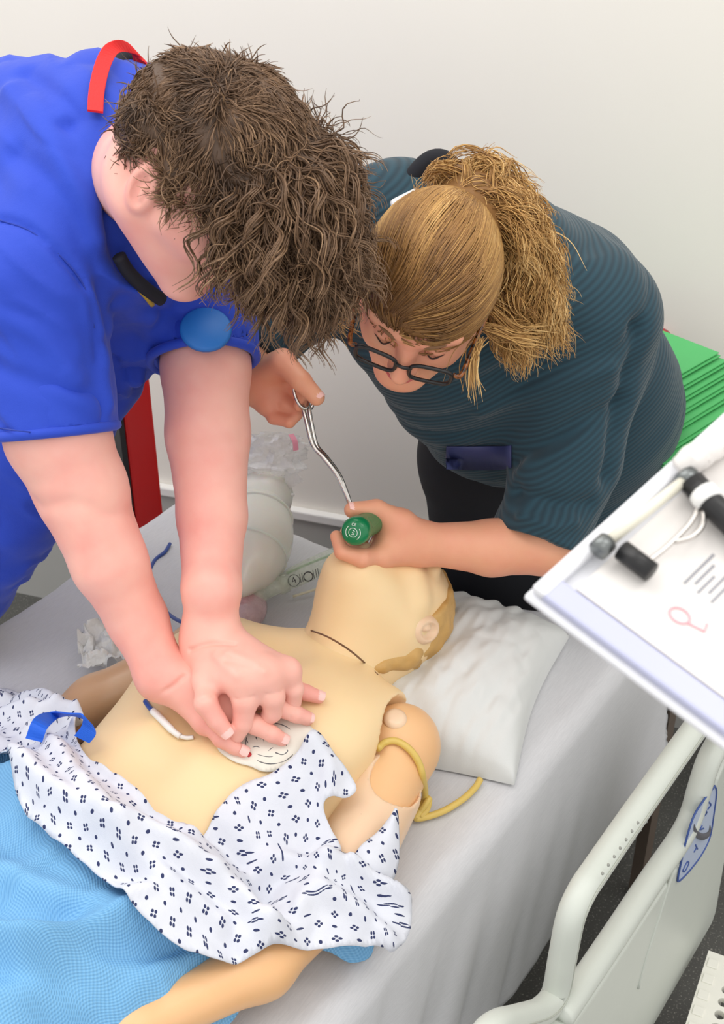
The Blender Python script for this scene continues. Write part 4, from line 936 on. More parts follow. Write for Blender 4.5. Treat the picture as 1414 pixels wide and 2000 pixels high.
# ------------------------------------------------------------ woman at the head of the bed
HIPW = P(1095, 905, 2.20); FW = B(0.24, 0.66, 0)
wom = thing('person', 'person with tied-up blonde hair and teal ribbed jumper leaning over the bed head', 'person', (FW[0], FW[1], 0))
whc = P(830, 572, 1.56); wfw, wup = CV(-0.27, 0.90, -0.34), CV(0.11, -0.32, -0.94)
NBW = P(905, 500, 1.72)
fH = Field(whc - 0.22, whc + 0.22, 0.0026); LWm, RWm = head_prims(fH, whc, wfw, wup, 0.945)
fH.cone(LWm(-0.035, -0.05, 0), NBW, 0.056, 0.062, 0.04)
wLS, wLE, wLW = P(1150, 640, 1.84), P(1068, 1062, 1.865), P(822, 1062, 1.815)
wRS, wRE, wRW = P(770, 440, 1.82), P(520, 640, 1.90), P(492, 742, 1.80)
# left hand closed on the laryngoscope handle
HC0, HC1 = P(690, 1040, 1.715), P(742, 1010, 1.815); hax = nrm(HC1 - HC0)
kn0 = [P(745, 1085, 1.775), P(752, 1082, 1.795), P(760, 1078, 1.815), P(768, 1075, 1.83)]
f0 = [[P(706, 1090, 1.745), P(668, 1078, 1.745), P(657, 1048, 1.755)], [P(714, 1092, 1.77), P(680, 1076, 1.772), P(676, 1040, 1.785)], [P(722, 1090, 1.795), P(692, 1070, 1.80), P(694, 1034, 1.81)], [P(732, 1086, 1.815), P(706, 1066, 1.825), P(708, 1034, 1.83)]]
t0 = [P(785, 1020, 1.79), P(735, 995, 1.775), P(688, 996, 1.765)]
fL = bfield([wLS, wLE, wLW] + kn0 + [x for g in f0 for x in g] + t0, 0.09, 0.0024)
hand(fL, wLW, kn0, f0, t0, 0.026, fr=(0.0122, 0.0118, 0.0105, 0.0088), thk=0.017)
fL.cone(wLW, P(775, 1045, 1.80), 0.028, 0.030, 0.02)
fL.chain([wLS, P(1082, 1020, 1.865), wLE, P(960, 1070, 1.85), wLW], [0.055, 0.05, 0.045, 0.040, 0.0285], 0.012)
# right hand pinching the forceps
kn1 = [P(548, 712, 1.765), P(545, 735, 1.785), P(535, 765, 1.79), P(522, 790, 1.79)]
f1 = [[P(580, 742, 1.75), P(592, 768, 1.755), P(585, 792, 1.76)], [P(575, 752, 1.785), P(590, 780, 1.785), P(580, 800, 1.78)], [P(558, 790, 1.785), P(578, 806, 1.78), P(574, 786, 1.79)], [P(535, 815, 1.785), P(565, 824, 1.775), P(580, 812, 1.775)]]
t1 = [P(552, 706, 1.745), P(588, 744, 1.73), P(618, 776, 1.728)]
fRw = bfield([wRS, wRE, wRW] + kn1 + [x for g in f1 for x in g] + t1, 0.09, 0.0024)
hand(fRw, wRW, kn1, f1, t1, 0.026, fr=(0.0115, 0.0108, 0.0098, 0.0085), thk=0.015)
fRw.chain([wRS, wRE, P(470, 720, 1.82), wRW], [0.05, 0.042, 0.032, 0.027], 0.03)
fT = Field(np.array([-0.25, 1.3, 0.7]), np.array([0.85, 2.4, 1.7]), 0.012)
fT.cone(P(960, 560, 1.88), HIPW, 0.11, 0.12, 0.05); fT.cone(wRS, wLS, 0.055, 0.055, 0.05); fT.cone(NBW, P(960, 560, 1.88), 0.055, 0.08, 0.05)
parts = []
for ff, it in ((fL, 4), (fRw, 4), (fH, 4), (fT, 2)):
    V, F = ff.mesh(); parts.append((relax(V, F, it), F))
V, F = joinq(parts); bodyW = obj('body', V, F, M['skin_woman'], wom)
nail(bodyW, t0[1], t0[2], CV(0, -0.8, -0.6), r=0.011); nail(bodyW, t1[1], t1[2], CV(0.6, -0.6, -0.6), r=0.011)
# eyebrows, lashes, lips
M['brow'] = plain('brow_brown', (120, 86, 58), 0.8); M['lash'] = plain('lash_dark', (60, 42, 34), 0.7); M['lip'] = plain('lips', (196, 96, 92), 0.45)
k_ = 0.97
for s in (-1, 1):
    obj('eyebrow', *tube(spline([LWm(0.0925, 0.030, 0.014 * s), LWm(0.0890, 0.035, 0.032 * s), LWm(0.0755, 0.031, 0.050 * s)], 12), np.interp(np.linspace(0, 1, 12), [0, .3, 1], [.0022, .0030, .0010]), 8), M['brow'], bodyW)
    obj('eyelashes', *tube(spline([LWm(0.0800, -0.001, 0.022 * s), LWm(0.0850, -0.0055, 0.033 * s), LWm(0.0760, -0.001, 0.046 * s)], 12), 0.0011, 6), M['lash'], bodyW)
obj('lips', *tube(spline([LWm(0.086, -0.066, -0.022), LWm(0.0985, -0.063, -0.008), LWm(0.0985, -0.063, 0.008), LWm(0.086, -0.066, 0.022)], 14), np.interp(np.linspace(0, 1, 14), [0, .5, 1], [.001, .0045, .001]), 8), M['lip'], bodyW)
# jumper
wlo, whi = np.array([-0.32, 1.30, 0.70]), np.array([0.86, 2.42, 1.72])
fj = Field(wlo, whi, 0.0052)
fj.cone(P(930, 580, 1.87), P(1040, 640, 1.98), 0.150, 0.165, 0.06); fj.cone(P(1040, 640, 1.98), P(1130, 800, 2.14), 0.165, 0.165, 0.06)
fj.cone(P(1130, 790, 2.14), P(1110, 860, 2.20), 0.165, 0.170, 0.05)
fj.cone(wRS, P(930, 560, 1.88), 0.080, 0.12, 0.06); fj.cone(wLS + CV(-0.01, -0.02, 0.02), P(960, 560, 1.88), 0.098, 0.13, 0.06)
fj.cone(P(850, 660, 1.86), P(960, 800, 2.02), 0.095, 0.12, 0.08); fj.cone(P(768, 648, 1.86), P(868, 764, 1.95), 0.058, 0.07, 0.05)
def sleeve2(a, b, hem, ra, rm, rb, ri):
    t = Field(wlo, whi, 0.0052); d = nrm(hem - b); t.cone(a, b, ra, rm, 0.0); t.cone(b, hem + d * 0.06, rm, rb, 0.03); t.half(hem, d) if False else None
    global fj
    X_, Y_, Z_ = np.ix_(*t.ax); pl = ((X_ - hem[0]) * d[0] + (Y_ - hem[1]) * d[1] + (Z_ - hem[2]) * d[2]).astype(np.float32); t.D = np.maximum(t.D, pl)
    t.cone(hem - d * 0.025, hem + d * 0.1, ri, ri, 0.002, 's'); k = 0.05; hh = np.maximum(k - np.abs(fj.D - t.D), 0) / k; fj.D = np.minimum(fj.D, t.D) - hh * hh * k * 0.25
sleeve2(wLS, P(1105, 900, 1.87), P(1052, 1062, 1.862), 0.098, 0.078, 0.070, 0.052)
sleeve2(wRS, wRE, P(478, 700, 1.83), 0.085, 0.062, 0.045, 0.036)
fj.cone(LWm(-0.035, -0.05, 0), NBW, 0.075, 0.070, 0.01, 's')
V, F = fj.mesh(); V = relax(V, F, 12, 0.6); N = vnormals(V, F)
SPN = nrm(P(1150, 880, 2.15) - P(900, 480, 1.75)); qv = V @ np.array([SPN, CV(0.8, 0.3, 0.2), CV(-0.3, 0.8, 0.3)]).T
V = V + N * (np.abs(vnoise(qv * [24, 7, 12], 81)) * 0.008 + vnoise(qv * [12, 12, 12], 82) * 0.006 - 0.004)[:, None]
V = crease(V, F, vnormals(V, F), [([(940, 800), (1060, 760), (1190, 720)], 0.010, 0.014), ([(1000, 900), (1120, 830), (1220, 790)], -0.012, 0.016), ([(1245, 640), (1222, 780), (1190, 930)], -0.016, 0.016), ([(1010, 960), (1090, 985), (1150, 985)], -0.010, 0.012), ([(1020, 1010), (1080, 1030), (1120, 1020)], 0.008, 0.010), ([(880, 760), (960, 740), (1060, 690)], -0.008, 0.016)])
jumper = obj('jumper', V, F, M['sweater'], wom)
dl = V - P(1150, 640, 1.8); armc = np.clip(((V - wLS) @ nrm(wLE - wLS)) / 0.25, 0, 1)
attr(jumper, 'rib', V @ SPN * 0.8 + V @ CV(0.25, 0.5, 0.0) * 0.6 + vnoise(V * 6, 83) * 0.006)
sJ = Surf(jumper)
# collar behind the neck, white shirt edge, badge
o = obj('jumper_collar', *tube(spline([P(792, 372, 1.76), P(815, 335, 1.75), P(842, 312, 1.745), P(868, 312, 1.745), P(890, 335, 1.75), P(915, 380, 1.76)], 24), 0.013, 12), M['trouser'], jumper)
o = obj('shirt_edge', *tube(spline([P(770, 402, 1.735), P(790, 392, 1.725), P(815, 380, 1.715)], 10), 0.009, 10), M['white'], wom)
G = np.array([[sJ(x, y, .0025) for y in (870, 893, 915)] for x in np.linspace(872, 1000, 12)]); I_ = np.arange(36).reshape(12, 3)
for _ in range(3): G[1:-1] = (G[:-2] + G[2:] + 2 * G[1:-1]) / 4
o = obj('name_badge', G.reshape(-1, 3) + CV(0, 0, -0.002), q(I_), plain('slate_blue_badge', (52, 58, 104), 0.5), jumper); fix_normals(o); mm = o.modifiers.new('card', 'SOLIDIFY'); mm.thickness = 0.002; mm.offset = 0
# trousers, shoes
ft_ = Field(np.array([FW[0] - 0.45, FW[1] - 0.4, 0.0]), np.array([FW[0] + 0.5, FW[1] + 0.45, 1.05]), 0.010)
hl, hr = P(1150, 930, 2.22), P(960, 930, 2.17)
for i, hp in enumerate((hl, hr)):
    kn = np.array([hp[0] * 0.5 + (FW[0] + (0.12, -0.10)[i]) * 0.5, hp[1] + 0.03, 0.48]); an = np.array([FW[0] + (0.12, -0.10)[i], FW[1] + 0.10, 0.07])
    ft_.chain([hp, kn, an], [0.115, 0.085, 0.06], 0.03)
ft_.cone(P(935, 880, 2.10), P(1160, 880, 2.20), 0.10, 0.13, 0.05)
V, F = ft_.mesh(); obj('trousers', relax(V, F, 2), F, M['trouser'], wom)
for i in (0, 1):
    c_ = np.array([FW[0] + (0.12, -0.10)[i], FW[1] + 0.06, 0.045]); f_ = Field(c_ - 0.2, c_ + 0.2, 0.008)
    f_.cone(c_ + np.array([0, 0.07, 0]), c_ - np.array([0, 0.08, 0]), 0.04, 0.038, 0.01); f_.half(np.array([0, 0, 0.001]), (0, 0, -1)); V, F = f_.mesh(); obj('shoe', V, F, M['shoe'], wom)
# tied-up hair
fb = Field(whc - 0.22, whc + 0.30, 0.004)
fb.ell(LWm(-0.014, 0.032, 0), np.array([0.108, 0.101, 0.088]) * 0.945, RWm, 0.02)
fb.ell(LWm(0.085, -0.062, 0), np.array([0.060, 0.100, 0.13]), RWm, 0.008, 's')
for s in (-1, 1): fb.ell(LWm(0.02, -0.06, 0.085 * s), (0.045, 0.075, 0.05), RWm, 0.008, 's')
BUN = P(930, 392, 1.585)
fb.ell(BUN, (0.055, 0.05, 0.045), None, 0.02); fb.cone(P(925, 430, 1.57), P(910, 385, 1.59), 0.042, 0.03, 0.03)
fb.cone(P(965, 420, 1.60), P(1010, 510, 1.63), 0.042, 0.038, 0.02); fb.cone(P(1010, 510, 1.63), P(1035, 590, 1.67), 0.038, 0.026, 0.02); fb.cone(P(985, 520, 1.62), P(985, 610, 1.66), 0.035, 0.025, 0.02)
V, F = fb.mesh(); V = relax(V, F, 4); N = vnormals(V, F)
baseV, baseF = V - N * 0.001, F
loc = np.stack([(V - whc) @ RWm[0], (V - whc) @ RWm[1], (V - whc) @ RWm[2]], 1) / 0.945
skull = ((loc - [-0.014, 0.032, 0]) / [0.112, 0.104, 0.092]) ** 2; onsk = skull.sum(1) < 1.03
ids = np.where(onsk)[0]; ns = 4200; ri = RNG.choice(ids, ns); roots = V[ri] - N[ri] * 0.003; nr = N[ri]
tw = BUN - roots; dist_ = np.linalg.norm(tw, axis=1); tw /= dist_[:, None]; tang = tw - nr * (tw * nr).sum(1)[:, None]; tang /= np.linalg.norm(tang, axis=1)[:, None] + 1e-9
C_h = LWm(-0.014, 0.032, 0); rad_ = np.array([0.108, 0.101, 0.088]) * 0.945
def keep(p):
    l_ = np.stack([(p - C_h) @ RWm[i] for i in range(3)], 1) / rad_; r_ = np.linalg.norm(l_, axis=1); s_ = np.where(r_ < 1.012, 1.012 / r_, np.where(r_ > 1.035, 1.035 / r_, 1.0)) ; nearb = np.linalg.norm(p - BUN, axis=1) < 0.055; s_ = np.where(nearb, 1.0, s_)
    return C_h + (l_ * s_[:, None] * rad_) @ RWm
cl = np.stack([vnoise(roots * 30, 91), vnoise(roots * 30 + 5, 92), vnoise(roots * 30 + 9, 93)], 1) * 0.16
tang_ = tang
lens = np.minimum(dist_ * 1.05, 0.14) * RNG.uniform(0.75, 1.0, ns)
# steer toward the bun at every step
p = roots.copy(); out = [p.copy()]; st = lens / 11
for i in range(11):
    t_ = BUN + RNG.normal(size=(ns, 3)) * 0.004 - p; t_ /= np.linalg.norm(t_, axis=1)[:, None] + 1e-9; p = keep(p + (t_ + cl) * st[:, None]); out.append(p.copy())
paths = np.stack(out, 1)
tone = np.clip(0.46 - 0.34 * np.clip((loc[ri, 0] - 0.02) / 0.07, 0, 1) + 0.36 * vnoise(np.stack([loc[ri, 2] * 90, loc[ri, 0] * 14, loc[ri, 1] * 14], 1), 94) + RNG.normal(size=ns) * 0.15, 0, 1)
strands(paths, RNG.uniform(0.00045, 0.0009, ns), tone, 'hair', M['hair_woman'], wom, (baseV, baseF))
ids = np.where(~onsk)[0]; ns = 5000; ri = RNG.choice(ids, ns); roots = V[ri] - N[ri] * 0.003; nr = N[ri]
bunw = np.exp(-(np.linalg.norm(roots - BUN, axis=1) / 0.06) ** 4)[:, None]
swirl = np.cross(nr, nrm(CV(0.3, -0.4, -0.85))); dn = CV(0.35, 0.9, 0.25)
dirs = swirl * bunw * 1.0 + dn[None] * (1 - bunw) + nr * 0.35 + np.stack([vnoise(roots * 40, 95), vnoise(roots * 40 + 5, 96), vnoise(roots * 40 + 9, 97)], 1) * 0.8
lens = RNG.uniform(0.035, 0.075, ns)
paths = grow(roots, dirs, lens, 15, swirl * bunw * 0.8 + dn[None] * (1 - bunw) * 0.6 - nr * 0.5, RNG.uniform(0.002, 0.009, ns), RNG.uniform(0.05, 0.085, ns))
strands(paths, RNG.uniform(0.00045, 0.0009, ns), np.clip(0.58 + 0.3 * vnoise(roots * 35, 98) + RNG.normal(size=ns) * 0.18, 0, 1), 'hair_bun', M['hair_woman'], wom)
wl = []; tails = []; bun_r = np.random.default_rng(23)
# wavy locks of the tail
for k in range(70):
    tl = [P(950, 400, 1.59), P(1000, 450, 1.60), P(1030, 520, 1.63), P(1035, 600, 1.67)]; off = bun_r.normal(size=(1, 3)) * np.array([[0.020, 0.016, 0.016]])
    n_ = 22; cpth = spline(tl, n_) + off * np.interp(np.linspace(0, 1, n_), [0, 0.3, 1], [0.5, 1.15, 1.0])[:, None]; cpth = cpth[:int(bun_r.uniform(14, 22.9))]; n2 = len(cpth)
    ph, wv, am = bun_r.uniform(0, 6.28), bun_r.uniform(7, 12), bun_r.uniform(0.004, 0.010); tt2 = np.linspace(0, 1, n2); ev = np.linspace(0, 1, 12)
    cpth = cpth + (CV(1, 0.2, 0) * (np.sin(tt2 * wv + ph) * am)[:, None] + CV(0, 0.3, -1) * (np.cos(tt2 * wv + ph) * am)[:, None]) * np.minimum(1, tt2 * 3)[:, None]
    cpth = np.stack([np.interp(np.linspace(0, 1, 16), tt2, cpth[:, i]) for i in range(3)], 1)
    for _ in range(12): tails.append(cpth + bun_r.normal(size=(1, 3)) * 0.0022 + np.linspace(0, 1, 16)[:, None] * bun_r.normal(size=(1, 3)) * 0.003)
strands(np.array(tails), bun_r.uniform(0.0005, 0.0009, len(tails)), np.clip(np.repeat(bun_r.normal(0.55, 0.22, 70), 12) + bun_r.normal(0, 0.08, len(tails)), 0, 1), 'tail_locks', M['hair_woman'], wom)
# messy bun: loops thrown round the tie
bx, by, bz = CV(1, 0, 0), CV(0, -1, 0), CV(0, 0, -1)
for k in range(95):
    a0 = RNG.uniform(0, 6.28); c0 = P(926, 378, 1.58) + bx * RNG.normal() * 0.018 + by * RNG.normal() * 0.014 + bz * RNG.uniform(-0.01, 0.03)
    e1_ = nrm(bx * math.cos(a0) + by * math.sin(a0) + bz * RNG.normal() * 0.4); e2_ = nrm(np.cross(e1_, nrm(RNG.normal(size=3) * 0.5 + bz))); r1_, r2_ = RNG.uniform(0.016, 0.036), RNG.uniform(0.012, 0.026); sw = RNG.uniform(2.6, 5.2)
    lp_ = np.array([c0 + e1_ * r1_ * math.cos(t_) + e2_ * r2_ * math.sin(t_) for t_ in np.linspace(0, sw, 12)])
    for _ in range(16): wl.append(lp_ + RNG.normal(size=(1, 3)) * 0.0028 + np.linspace(0, 1, 12)[:, None] * RNG.normal(size=(1, 3)) * 0.004)
for (x, y, d), (x2, y2, d2), (x3, y3, d3), cnt in [((940, 660, 1.535), (925, 700, 1.53), (930, 770, 1.54), 26), ((950, 640, 1.56), (1000, 660, 1.58), (1050, 670, 1.60), 40), ((960, 600, 1.58), (1010, 640, 1.60), (1055, 640, 1.62), 40), ((690, 590, 1.56), (668, 630, 1.57), (690, 655, 1.56), 16), ((930, 350, 1.60), (960, 300, 1.60), (1010, 330, 1.60), 12), ((930, 350, 1.60), (990, 330, 1.60), (1040, 380, 1.61), 16), ((1020, 450, 1.62), (1085, 470, 1.63), (1100, 530, 1.64), 40), ((1020, 470, 1.62), (1070, 500, 1.63), (1085, 560, 1.65), 40), ((900, 380, 1.58), (850, 345, 1.60), (815, 380, 1.62), 14)]:
    base_ = spline([P(x, y, d), P(x2, y2, d2), P(x3, y3, d3)], 12)
    for _ in range(cnt): wl.append(base_ + RNG.normal(size=(1, 3)) * 0.004 + np.linspace(0, 1, 12)[:, None] * RNG.normal(size=(1, 3)) * 0.008 + (np.sin(np.linspace(0, RNG.uniform(4, 9), 12))[:, None] * RNG.normal(size=(1, 3)) * 0.002))
strands(np.array(wl), RNG.uniform(0.0005, 0.0009, len(wl)), np.clip(RNG.normal(0.62, 0.2, len(wl)), 0, 1), 'loose_hair', M['hair_woman'], wom)['kind'] = 'stuff'
# glasses
gl = thing('eyeglasses', 'black and tortoiseshell glasses worn by the blonde person', 'glasses', LWm(0.10, 0, 0))
def mk_tort():
    t = NT('tortoiseshell'); f = t.noise(t.coord(), 130, 3); return t.fin(t.ramp(f, [(0.40, lin((30, 18, 14))), (0.60, lin((150, 86, 36)))]), 0.25)
M['tort'] = mk_tort()
def rr(cx, w, h, f0_, n_=32):
    out = []
    for a in np.linspace(0, 2 * math.pi, n_, endpoint=False):
        ca, sa = math.cos(a), math.sin(a); e = 0.55; x = abs(ca) ** e * np.sign(ca) * w / 2; y = abs(sa) ** e * np.sign(sa) * h / 2
        out.append(LWm(f0_ - abs(cx + x) * 0.10, -0.004 + y, cx + x))
    return np.array(out)
for s in (-1, 1):
    rim_ = rr(0.036 * s, 0.054, 0.038, 0.112); rc = np.concatenate([rim_, rim_[:1]]); o = obj('rim', *tube(rc, 0.0026, 8, False), M['black'], gl)
    lensm = obj('lens', np.concatenate([rim_, rim_ - RWm[0] * 0.0015]), [tuple(range(32))[::-1], tuple(range(32, 64))] + [(i, (i + 1) % 32, 32 + (i + 1) % 32, 32 + i) for i in range(32)], None, gl, smooth=False)
    lensm.data.materials.append(plain('clear_lens', (255, 255, 255), 0.02, 0.0, Transmission_Weight=1.0, IOR=1.02))
    obj('temple', *tube(spline([LWm(0.104, 0.006, 0.064 * s), LWm(0.098, 0.006, 0.074 * s), LWm(0.04, 0.008, 0.080 * s), LWm(-0.01, 0.010, 0.086 * s), LWm(-0.035, -0.01, 0.088 * s)], 24), 0.003, 8), M['tort'], gl)
obj('bridge', *tube(spline([LWm(0.111, 0.004, -0.011), LWm(0.115, 0.007, 0), LWm(0.111, 0.004, 0.011)], 10), 0.0024, 8), M['black'], gl)

# ------------------------------------------------------------ laryngoscope and forceps
lar = thing('laryngoscope', 'green laryngoscope handle with round end cap gripped in the hand over the manikin mouth', 'laryngoscope', HC0)
M['green'] = plain('green_plastic', (14, 120, 72), 0.25, 0.08, 20)
M['white_ink'] = plain('white_ink', (226, 240, 232), 0.5, 0.0)
LL = 0.13
obj('handle', *lathe([(0.004, -0.001), (0.013, -0.0005), (0.0175, 0.002), (0.0195, 0.007), (0.0195, 0.022), (0.0180, 0.026), (0.0175, 0.030), (0.0175, LL - 0.01), (0.015, LL)], HC0, hax, 40), M['green'], lar)
BL0 = HC0 + hax * LL; bdir = nrm(np.array([-0.2, 0.1, -1.0])); 
obj('blade', *tube(spline([BL0 - hax * 0.01, BL0 + bdir * 0.03, BL0 + bdir * 0.06 - hax * 0.02], 14), [0.011] * 4 + [0.009] * 10, 10, flat=(1, 0.5)), M['chrome'], lar)
cu_ = nrm(np.cross(hax, np.array([0, 0, 1.0]))) * -1; cv_ = np.cross(cu_, hax) * 1; 
if cv_[2] < 0: cv_ = -cv_
if cu_[0] < 0: cu_ = -cu_
cap0 = HC0 - hax * 0.0012
def capring(r, rad): a = np.linspace(0, 2 * math.pi, 33); return tube(np.array([cap0 + (cu_ * math.cos(t) + cv_ * math.sin(t)) * r for t in a]), rad, 6, False)
obj('cap_emblem_ring', *capring(0.0062, 0.0004), M['white_ink'], lar)
obj('cap_emblem', *tube(spline([cap0 + cu_ * x + cv_ * y for x, y in [(-.002, -.003), (.002, -.002), (-.001, 0), (.002, .002), (-.001, .0035)]], 24), 0.0004, 6), M['white_ink'], lar)
for a0, a1 in ((2.4, 4.0), (-0.9, 0.7)):
    obj('cap_print', *tube(np.array([cap0 + hax * 0.0004 + (cu_ * math.cos(t) + cv_ * math.sin(t)) * 0.0105 for t in np.linspace(a0, a1, 16)]), 0.0005, 6), M['white_ink'], lar)
text('cap_lettering', 'CE', 0.0058, cap0 + cv_ * 0.0112 - hax * 0.0004, cu_, cv_, M['white_ink'], lar, 0.0)
fo = thing('forceps', 'long angled steel forceps with ring handles reaching into the manikin mouth', 'forceps', P(690, 990, 1.78))
for i, (dx, dd) in enumerate(((0, 0), (9, 0.006))):
    pth = spline([P(590 + dx * 1.4, 790, 1.752 + dd), P(598 + dx, 820, 1.752 + dd), P(611 + dx * .7, 868, 1.753 + dd), P(632 + dx * .5, 893, 1.755 + dd * .7), P(657 + dx * .35, 925, 1.757 + dd * .5), P(672 + dx * .2, 956, 1.76), P(686, 992, 1.768), P(696, 1030, 1.79), P(702, 1062, 1.82)], 50)
    obj('shaft', *tube(pth, np.interp(np.linspace(0, 1, 50), [0, .4, 1], [.0028, .0038, .003]), 10), M['chrome'], fo)
for i, (cx, cy, d_, rx, ry) in enumerate(((588, 768, 1.742, 0.012, 0.021), (598, 772, 1.768, 0.011, 0.019))):
    cc_ = P(cx, cy, d_); ring_p = np.array([cc_ + CV(0.75, 0.1, 0.65) * math.cos(t) * rx + CV(0.2, 1, 0) * math.sin(t) * ry for t in np.linspace(0, 2 * math.pi, 33)])
    obj('ring_handle', *tube(ring_p, 0.0024, 8, False), M['chrome'], fo)

# ------------------------------------------------------------ bag valve mask on the sheet
M['silicone'] = plain('milky_silicone', (238, 236, 226), 0.22, 0.02, 10, Subsurface_Weight=0.3, Subsurface_Scale=0.02)
def mk_film(name, tint, alpha=0.35, rough=0.12):
    t = NT(name); nz_ = t.noise(t.coord(), 60, 4); t.bump(nz_, 0.6, 0.01)
    t.put(t.b.inputs['Alpha'], t.math('ADD', t.math('MULTIPLY', nz_, 0.35), alpha - 0.12)); return t.fin(lin(tint), rough, Specular_IOR_Level=0.7)
M['film'] = mk_film('clear_crinkled_film', (250, 250, 250), 0.46, 0.06); M['clear'] = mk_film('clear_plastic', (222, 232, 214), 0.34, 0.08); M['pinkclear'] = mk_film('pink_tinted_plastic', (226, 196, 200), 0.6, 0.15)
b0, b1 = PZ(470, 1148, MZ + 0.075), PZ(522, 952, MZ + 0.115); bax = b1 - b0; BLn = np.linalg.norm(bax); bax = nrm(bax)
bvm = thing('bag_valve_mask', 'white squeeze-bag resuscitator with clear reservoir bag lying beside the manikin', 'resuscitator', (*((b0 + b1) / 2)[:2], MZ))
pr = [(0.012, -0.01), (0.022, 0.0), (0.030, 0.012)] + [(0.030 + 0.036 * math.sin(math.pi * t) ** 0.7, 0.012 + t * (BLn - 0.05)) for t in np.linspace(0.04, 0.93, 22)] + [(0.046, BLn - 0.035), (0.048, BLn - 0.030), (0.048, BLn - 0.012), (0.040, BLn - 0.004), (0.018, BLn)]
bagb = obj('squeeze_bag', *lathe(pr, b0, bax, 40), M['silicone'], bvm)
for t_, r_ in ((0.32, 0.0605), (0.80, 0.0555)): obj('moulded_ring', *lathe([(r_ * 0.97, -0.003), (r_ + 0.003, -0.0015), (r_ + 0.003, 0.0015), (r_ * 0.97, 0.003)], b0 + bax * (0.012 + t_ * (BLn - 0.05)), bax, 40), M['silicone'], bagb)
obj('oxygen_port', *lathe([(0.003, 0), (0.003, 0.022), (0.0022, 0.024)], P(548, 966, 2.20), CV(1, 0.02, -0.1), 12), M['white'], bvm)
obj('red_band', *lathe([(0.020, 0), (0.0215, 0.001), (0.0215, 0.005), (0.020, 0.006)], b1 - bax * 0.006, bax, 24), plain('faded_red', (206, 96, 92), 0.5), bvm)
# crinkled reservoir
r0 = b1 + bax * 0.005; r1 = P(545, 850, 2.16); nU, nV = 40, 36; Vr = []
for i in range(nU):
    t_ = i / (nU - 1); c_ = r0 * (1 - t_) + r1 * t_; wd = np.interp(t_, [0, 0.15, 0.45, 0.8, 1], [0.016, 0.030, 0.050, 0.044, 0.036])
    for j in range(nV):
        a_ = 2 * math.pi * j / nV; nzv = vnoise(np.array([t_ * 7, math.cos(a_) * 3.2, math.sin(a_) * 3.2]), 101) * 0.4 + vnoise(np.array([t_ * 16, math.cos(a_) * 7, math.sin(a_) * 7]), 102) * 0.2
        Vr.append(c_ + (CV(1, 0.1, 0) * math.cos(a_) + CV(0, -0.3, 1) * math.sin(a_) * 0.6) * wd * (1 + nzv))
I = np.arange(nU * nV).reshape(nU, nV); Fq = np.stack([I[:-1], np.roll(I, -1, 1)[:-1], np.roll(I, -1, 1)[1:], I[1:]], -1).reshape(-1, 4)
obj('reservoir_bag', np.array(Vr), Fq, M['film'], bvm, auto=22)
o = obj('film_corner', *prism([P(560, 905, 2.17), P(594, 938, 2.18), P(552, 962, 2.20)], CV(0.2, 0.3, -1), 0.002), M['film'], bvm, smooth=False)
obj('pink_print', *ribbon(spline([P(568, 848, 2.135), P(576, 862, 2.13), P(578, 880, 2.13)], 8), CV(0.8, -0.2, 0.2), 0.009, 0.001), plain('pink_print', (232, 150, 168), 0.6), bvm, smooth=False)
# valve, mask
v0 = PZ(490, 1168, MZ + 0.045); v1 = PZ(560, 1138, MZ + 0.050)
obj('valve', *lathe([(0.012, 0), (0.017, 0.003), (0.017, 0.02), (0.013, 0.024), (0.013, 0.05), (0.0155, 0.052), (0.0155, np.linalg.norm(v1 - v0))], v0, v1 - v0, 28), M['clear'], bvm)
obj('valve_collar', *lathe([(0.018, 0), (0.020, 0.002), (0.020, 0.012), (0.018, 0.014)], PZ(476, 1158, MZ + 0.05), CV(0.3, 0.9, 0.2), 28), M['red_paint'], bvm)
fm = Field(PZ(478, 1190, MZ + 0.03) - 0.09, PZ(478, 1190, MZ + 0.03) + 0.09, 0.003); mc_ = PZ(474, 1188, MZ + 0.032)
fm.ell(mc_, (0.040, 0.048, 0.030), None, 0.01); fm.half(np.array([0, 0, MZ + 0.006]), (0, 0, -1)); V, F = fm.mesh(); obj('mask_cushion', relax(V, F, 2), F, M['pinkclear'], bvm)

# ------------------------------------------------------------ clear airway tube with printed size
aw = thing('airway_tube', 'clear flattened airway tube printed with a 4 pointing at the manikin mouth', 'airway tube', PZ(600, 1120, MZ))
p0, p1 = PZ(545, 1142, MZ + 0.030), PZ(668, 1086, MZ + 0.065); adir = nrm(p1 - p0)
obj('tube_body', *tube(spline([p0, p0 * .6 + p1 * .4 + [0, 0, 0.002], p1], 24), np.interp(np.linspace(0, 1, 24), [0, .1, .3, 1], [.013, .015, .019, .021]), 20, flat=(0.85, 1.1)), M['clear'], aw)
obj('green_edge', *tube(spline([PZ(560, 1120, MZ + 0.045), PZ(610, 1098, MZ + 0.058), PZ(662, 1078, MZ + 0.072)], 16), 0.0022, 8), plain('pale_green_edge', (150, 196, 150), 0.3), aw)
obj('lower_edge', *tube(spline([PZ(572, 1165, MZ + 0.02), PZ(620, 1150, MZ + 0.03), PZ(650, 1138, MZ + 0.04)], 12), 0.0022, 8), plain('cream_edge', (226, 222, 196), 0.3), aw)
vup = nrm(CV(0.42, -0.9, 0)); pc_ = lambda x, y: PZ(x, y, MZ + 0.068)
text('size_number', '4', 0.016, pc_(574, 1134), CV(0.42, -0.9, -0.1) * -1 if False else nrm(adir), CV(-0.42, -0.9, 0.1), M['black'], aw, 0.001)
def flatring(c_, r, rad, nm): a = np.linspace(0, 2 * math.pi, 25); obj(nm, *tube(np.array([c_ + nrm(adir) * math.cos(t) * r + CV(-0.4, -0.9, 0.0) * math.sin(t) * r for t in a]), rad, 6, False), M['black'], aw)
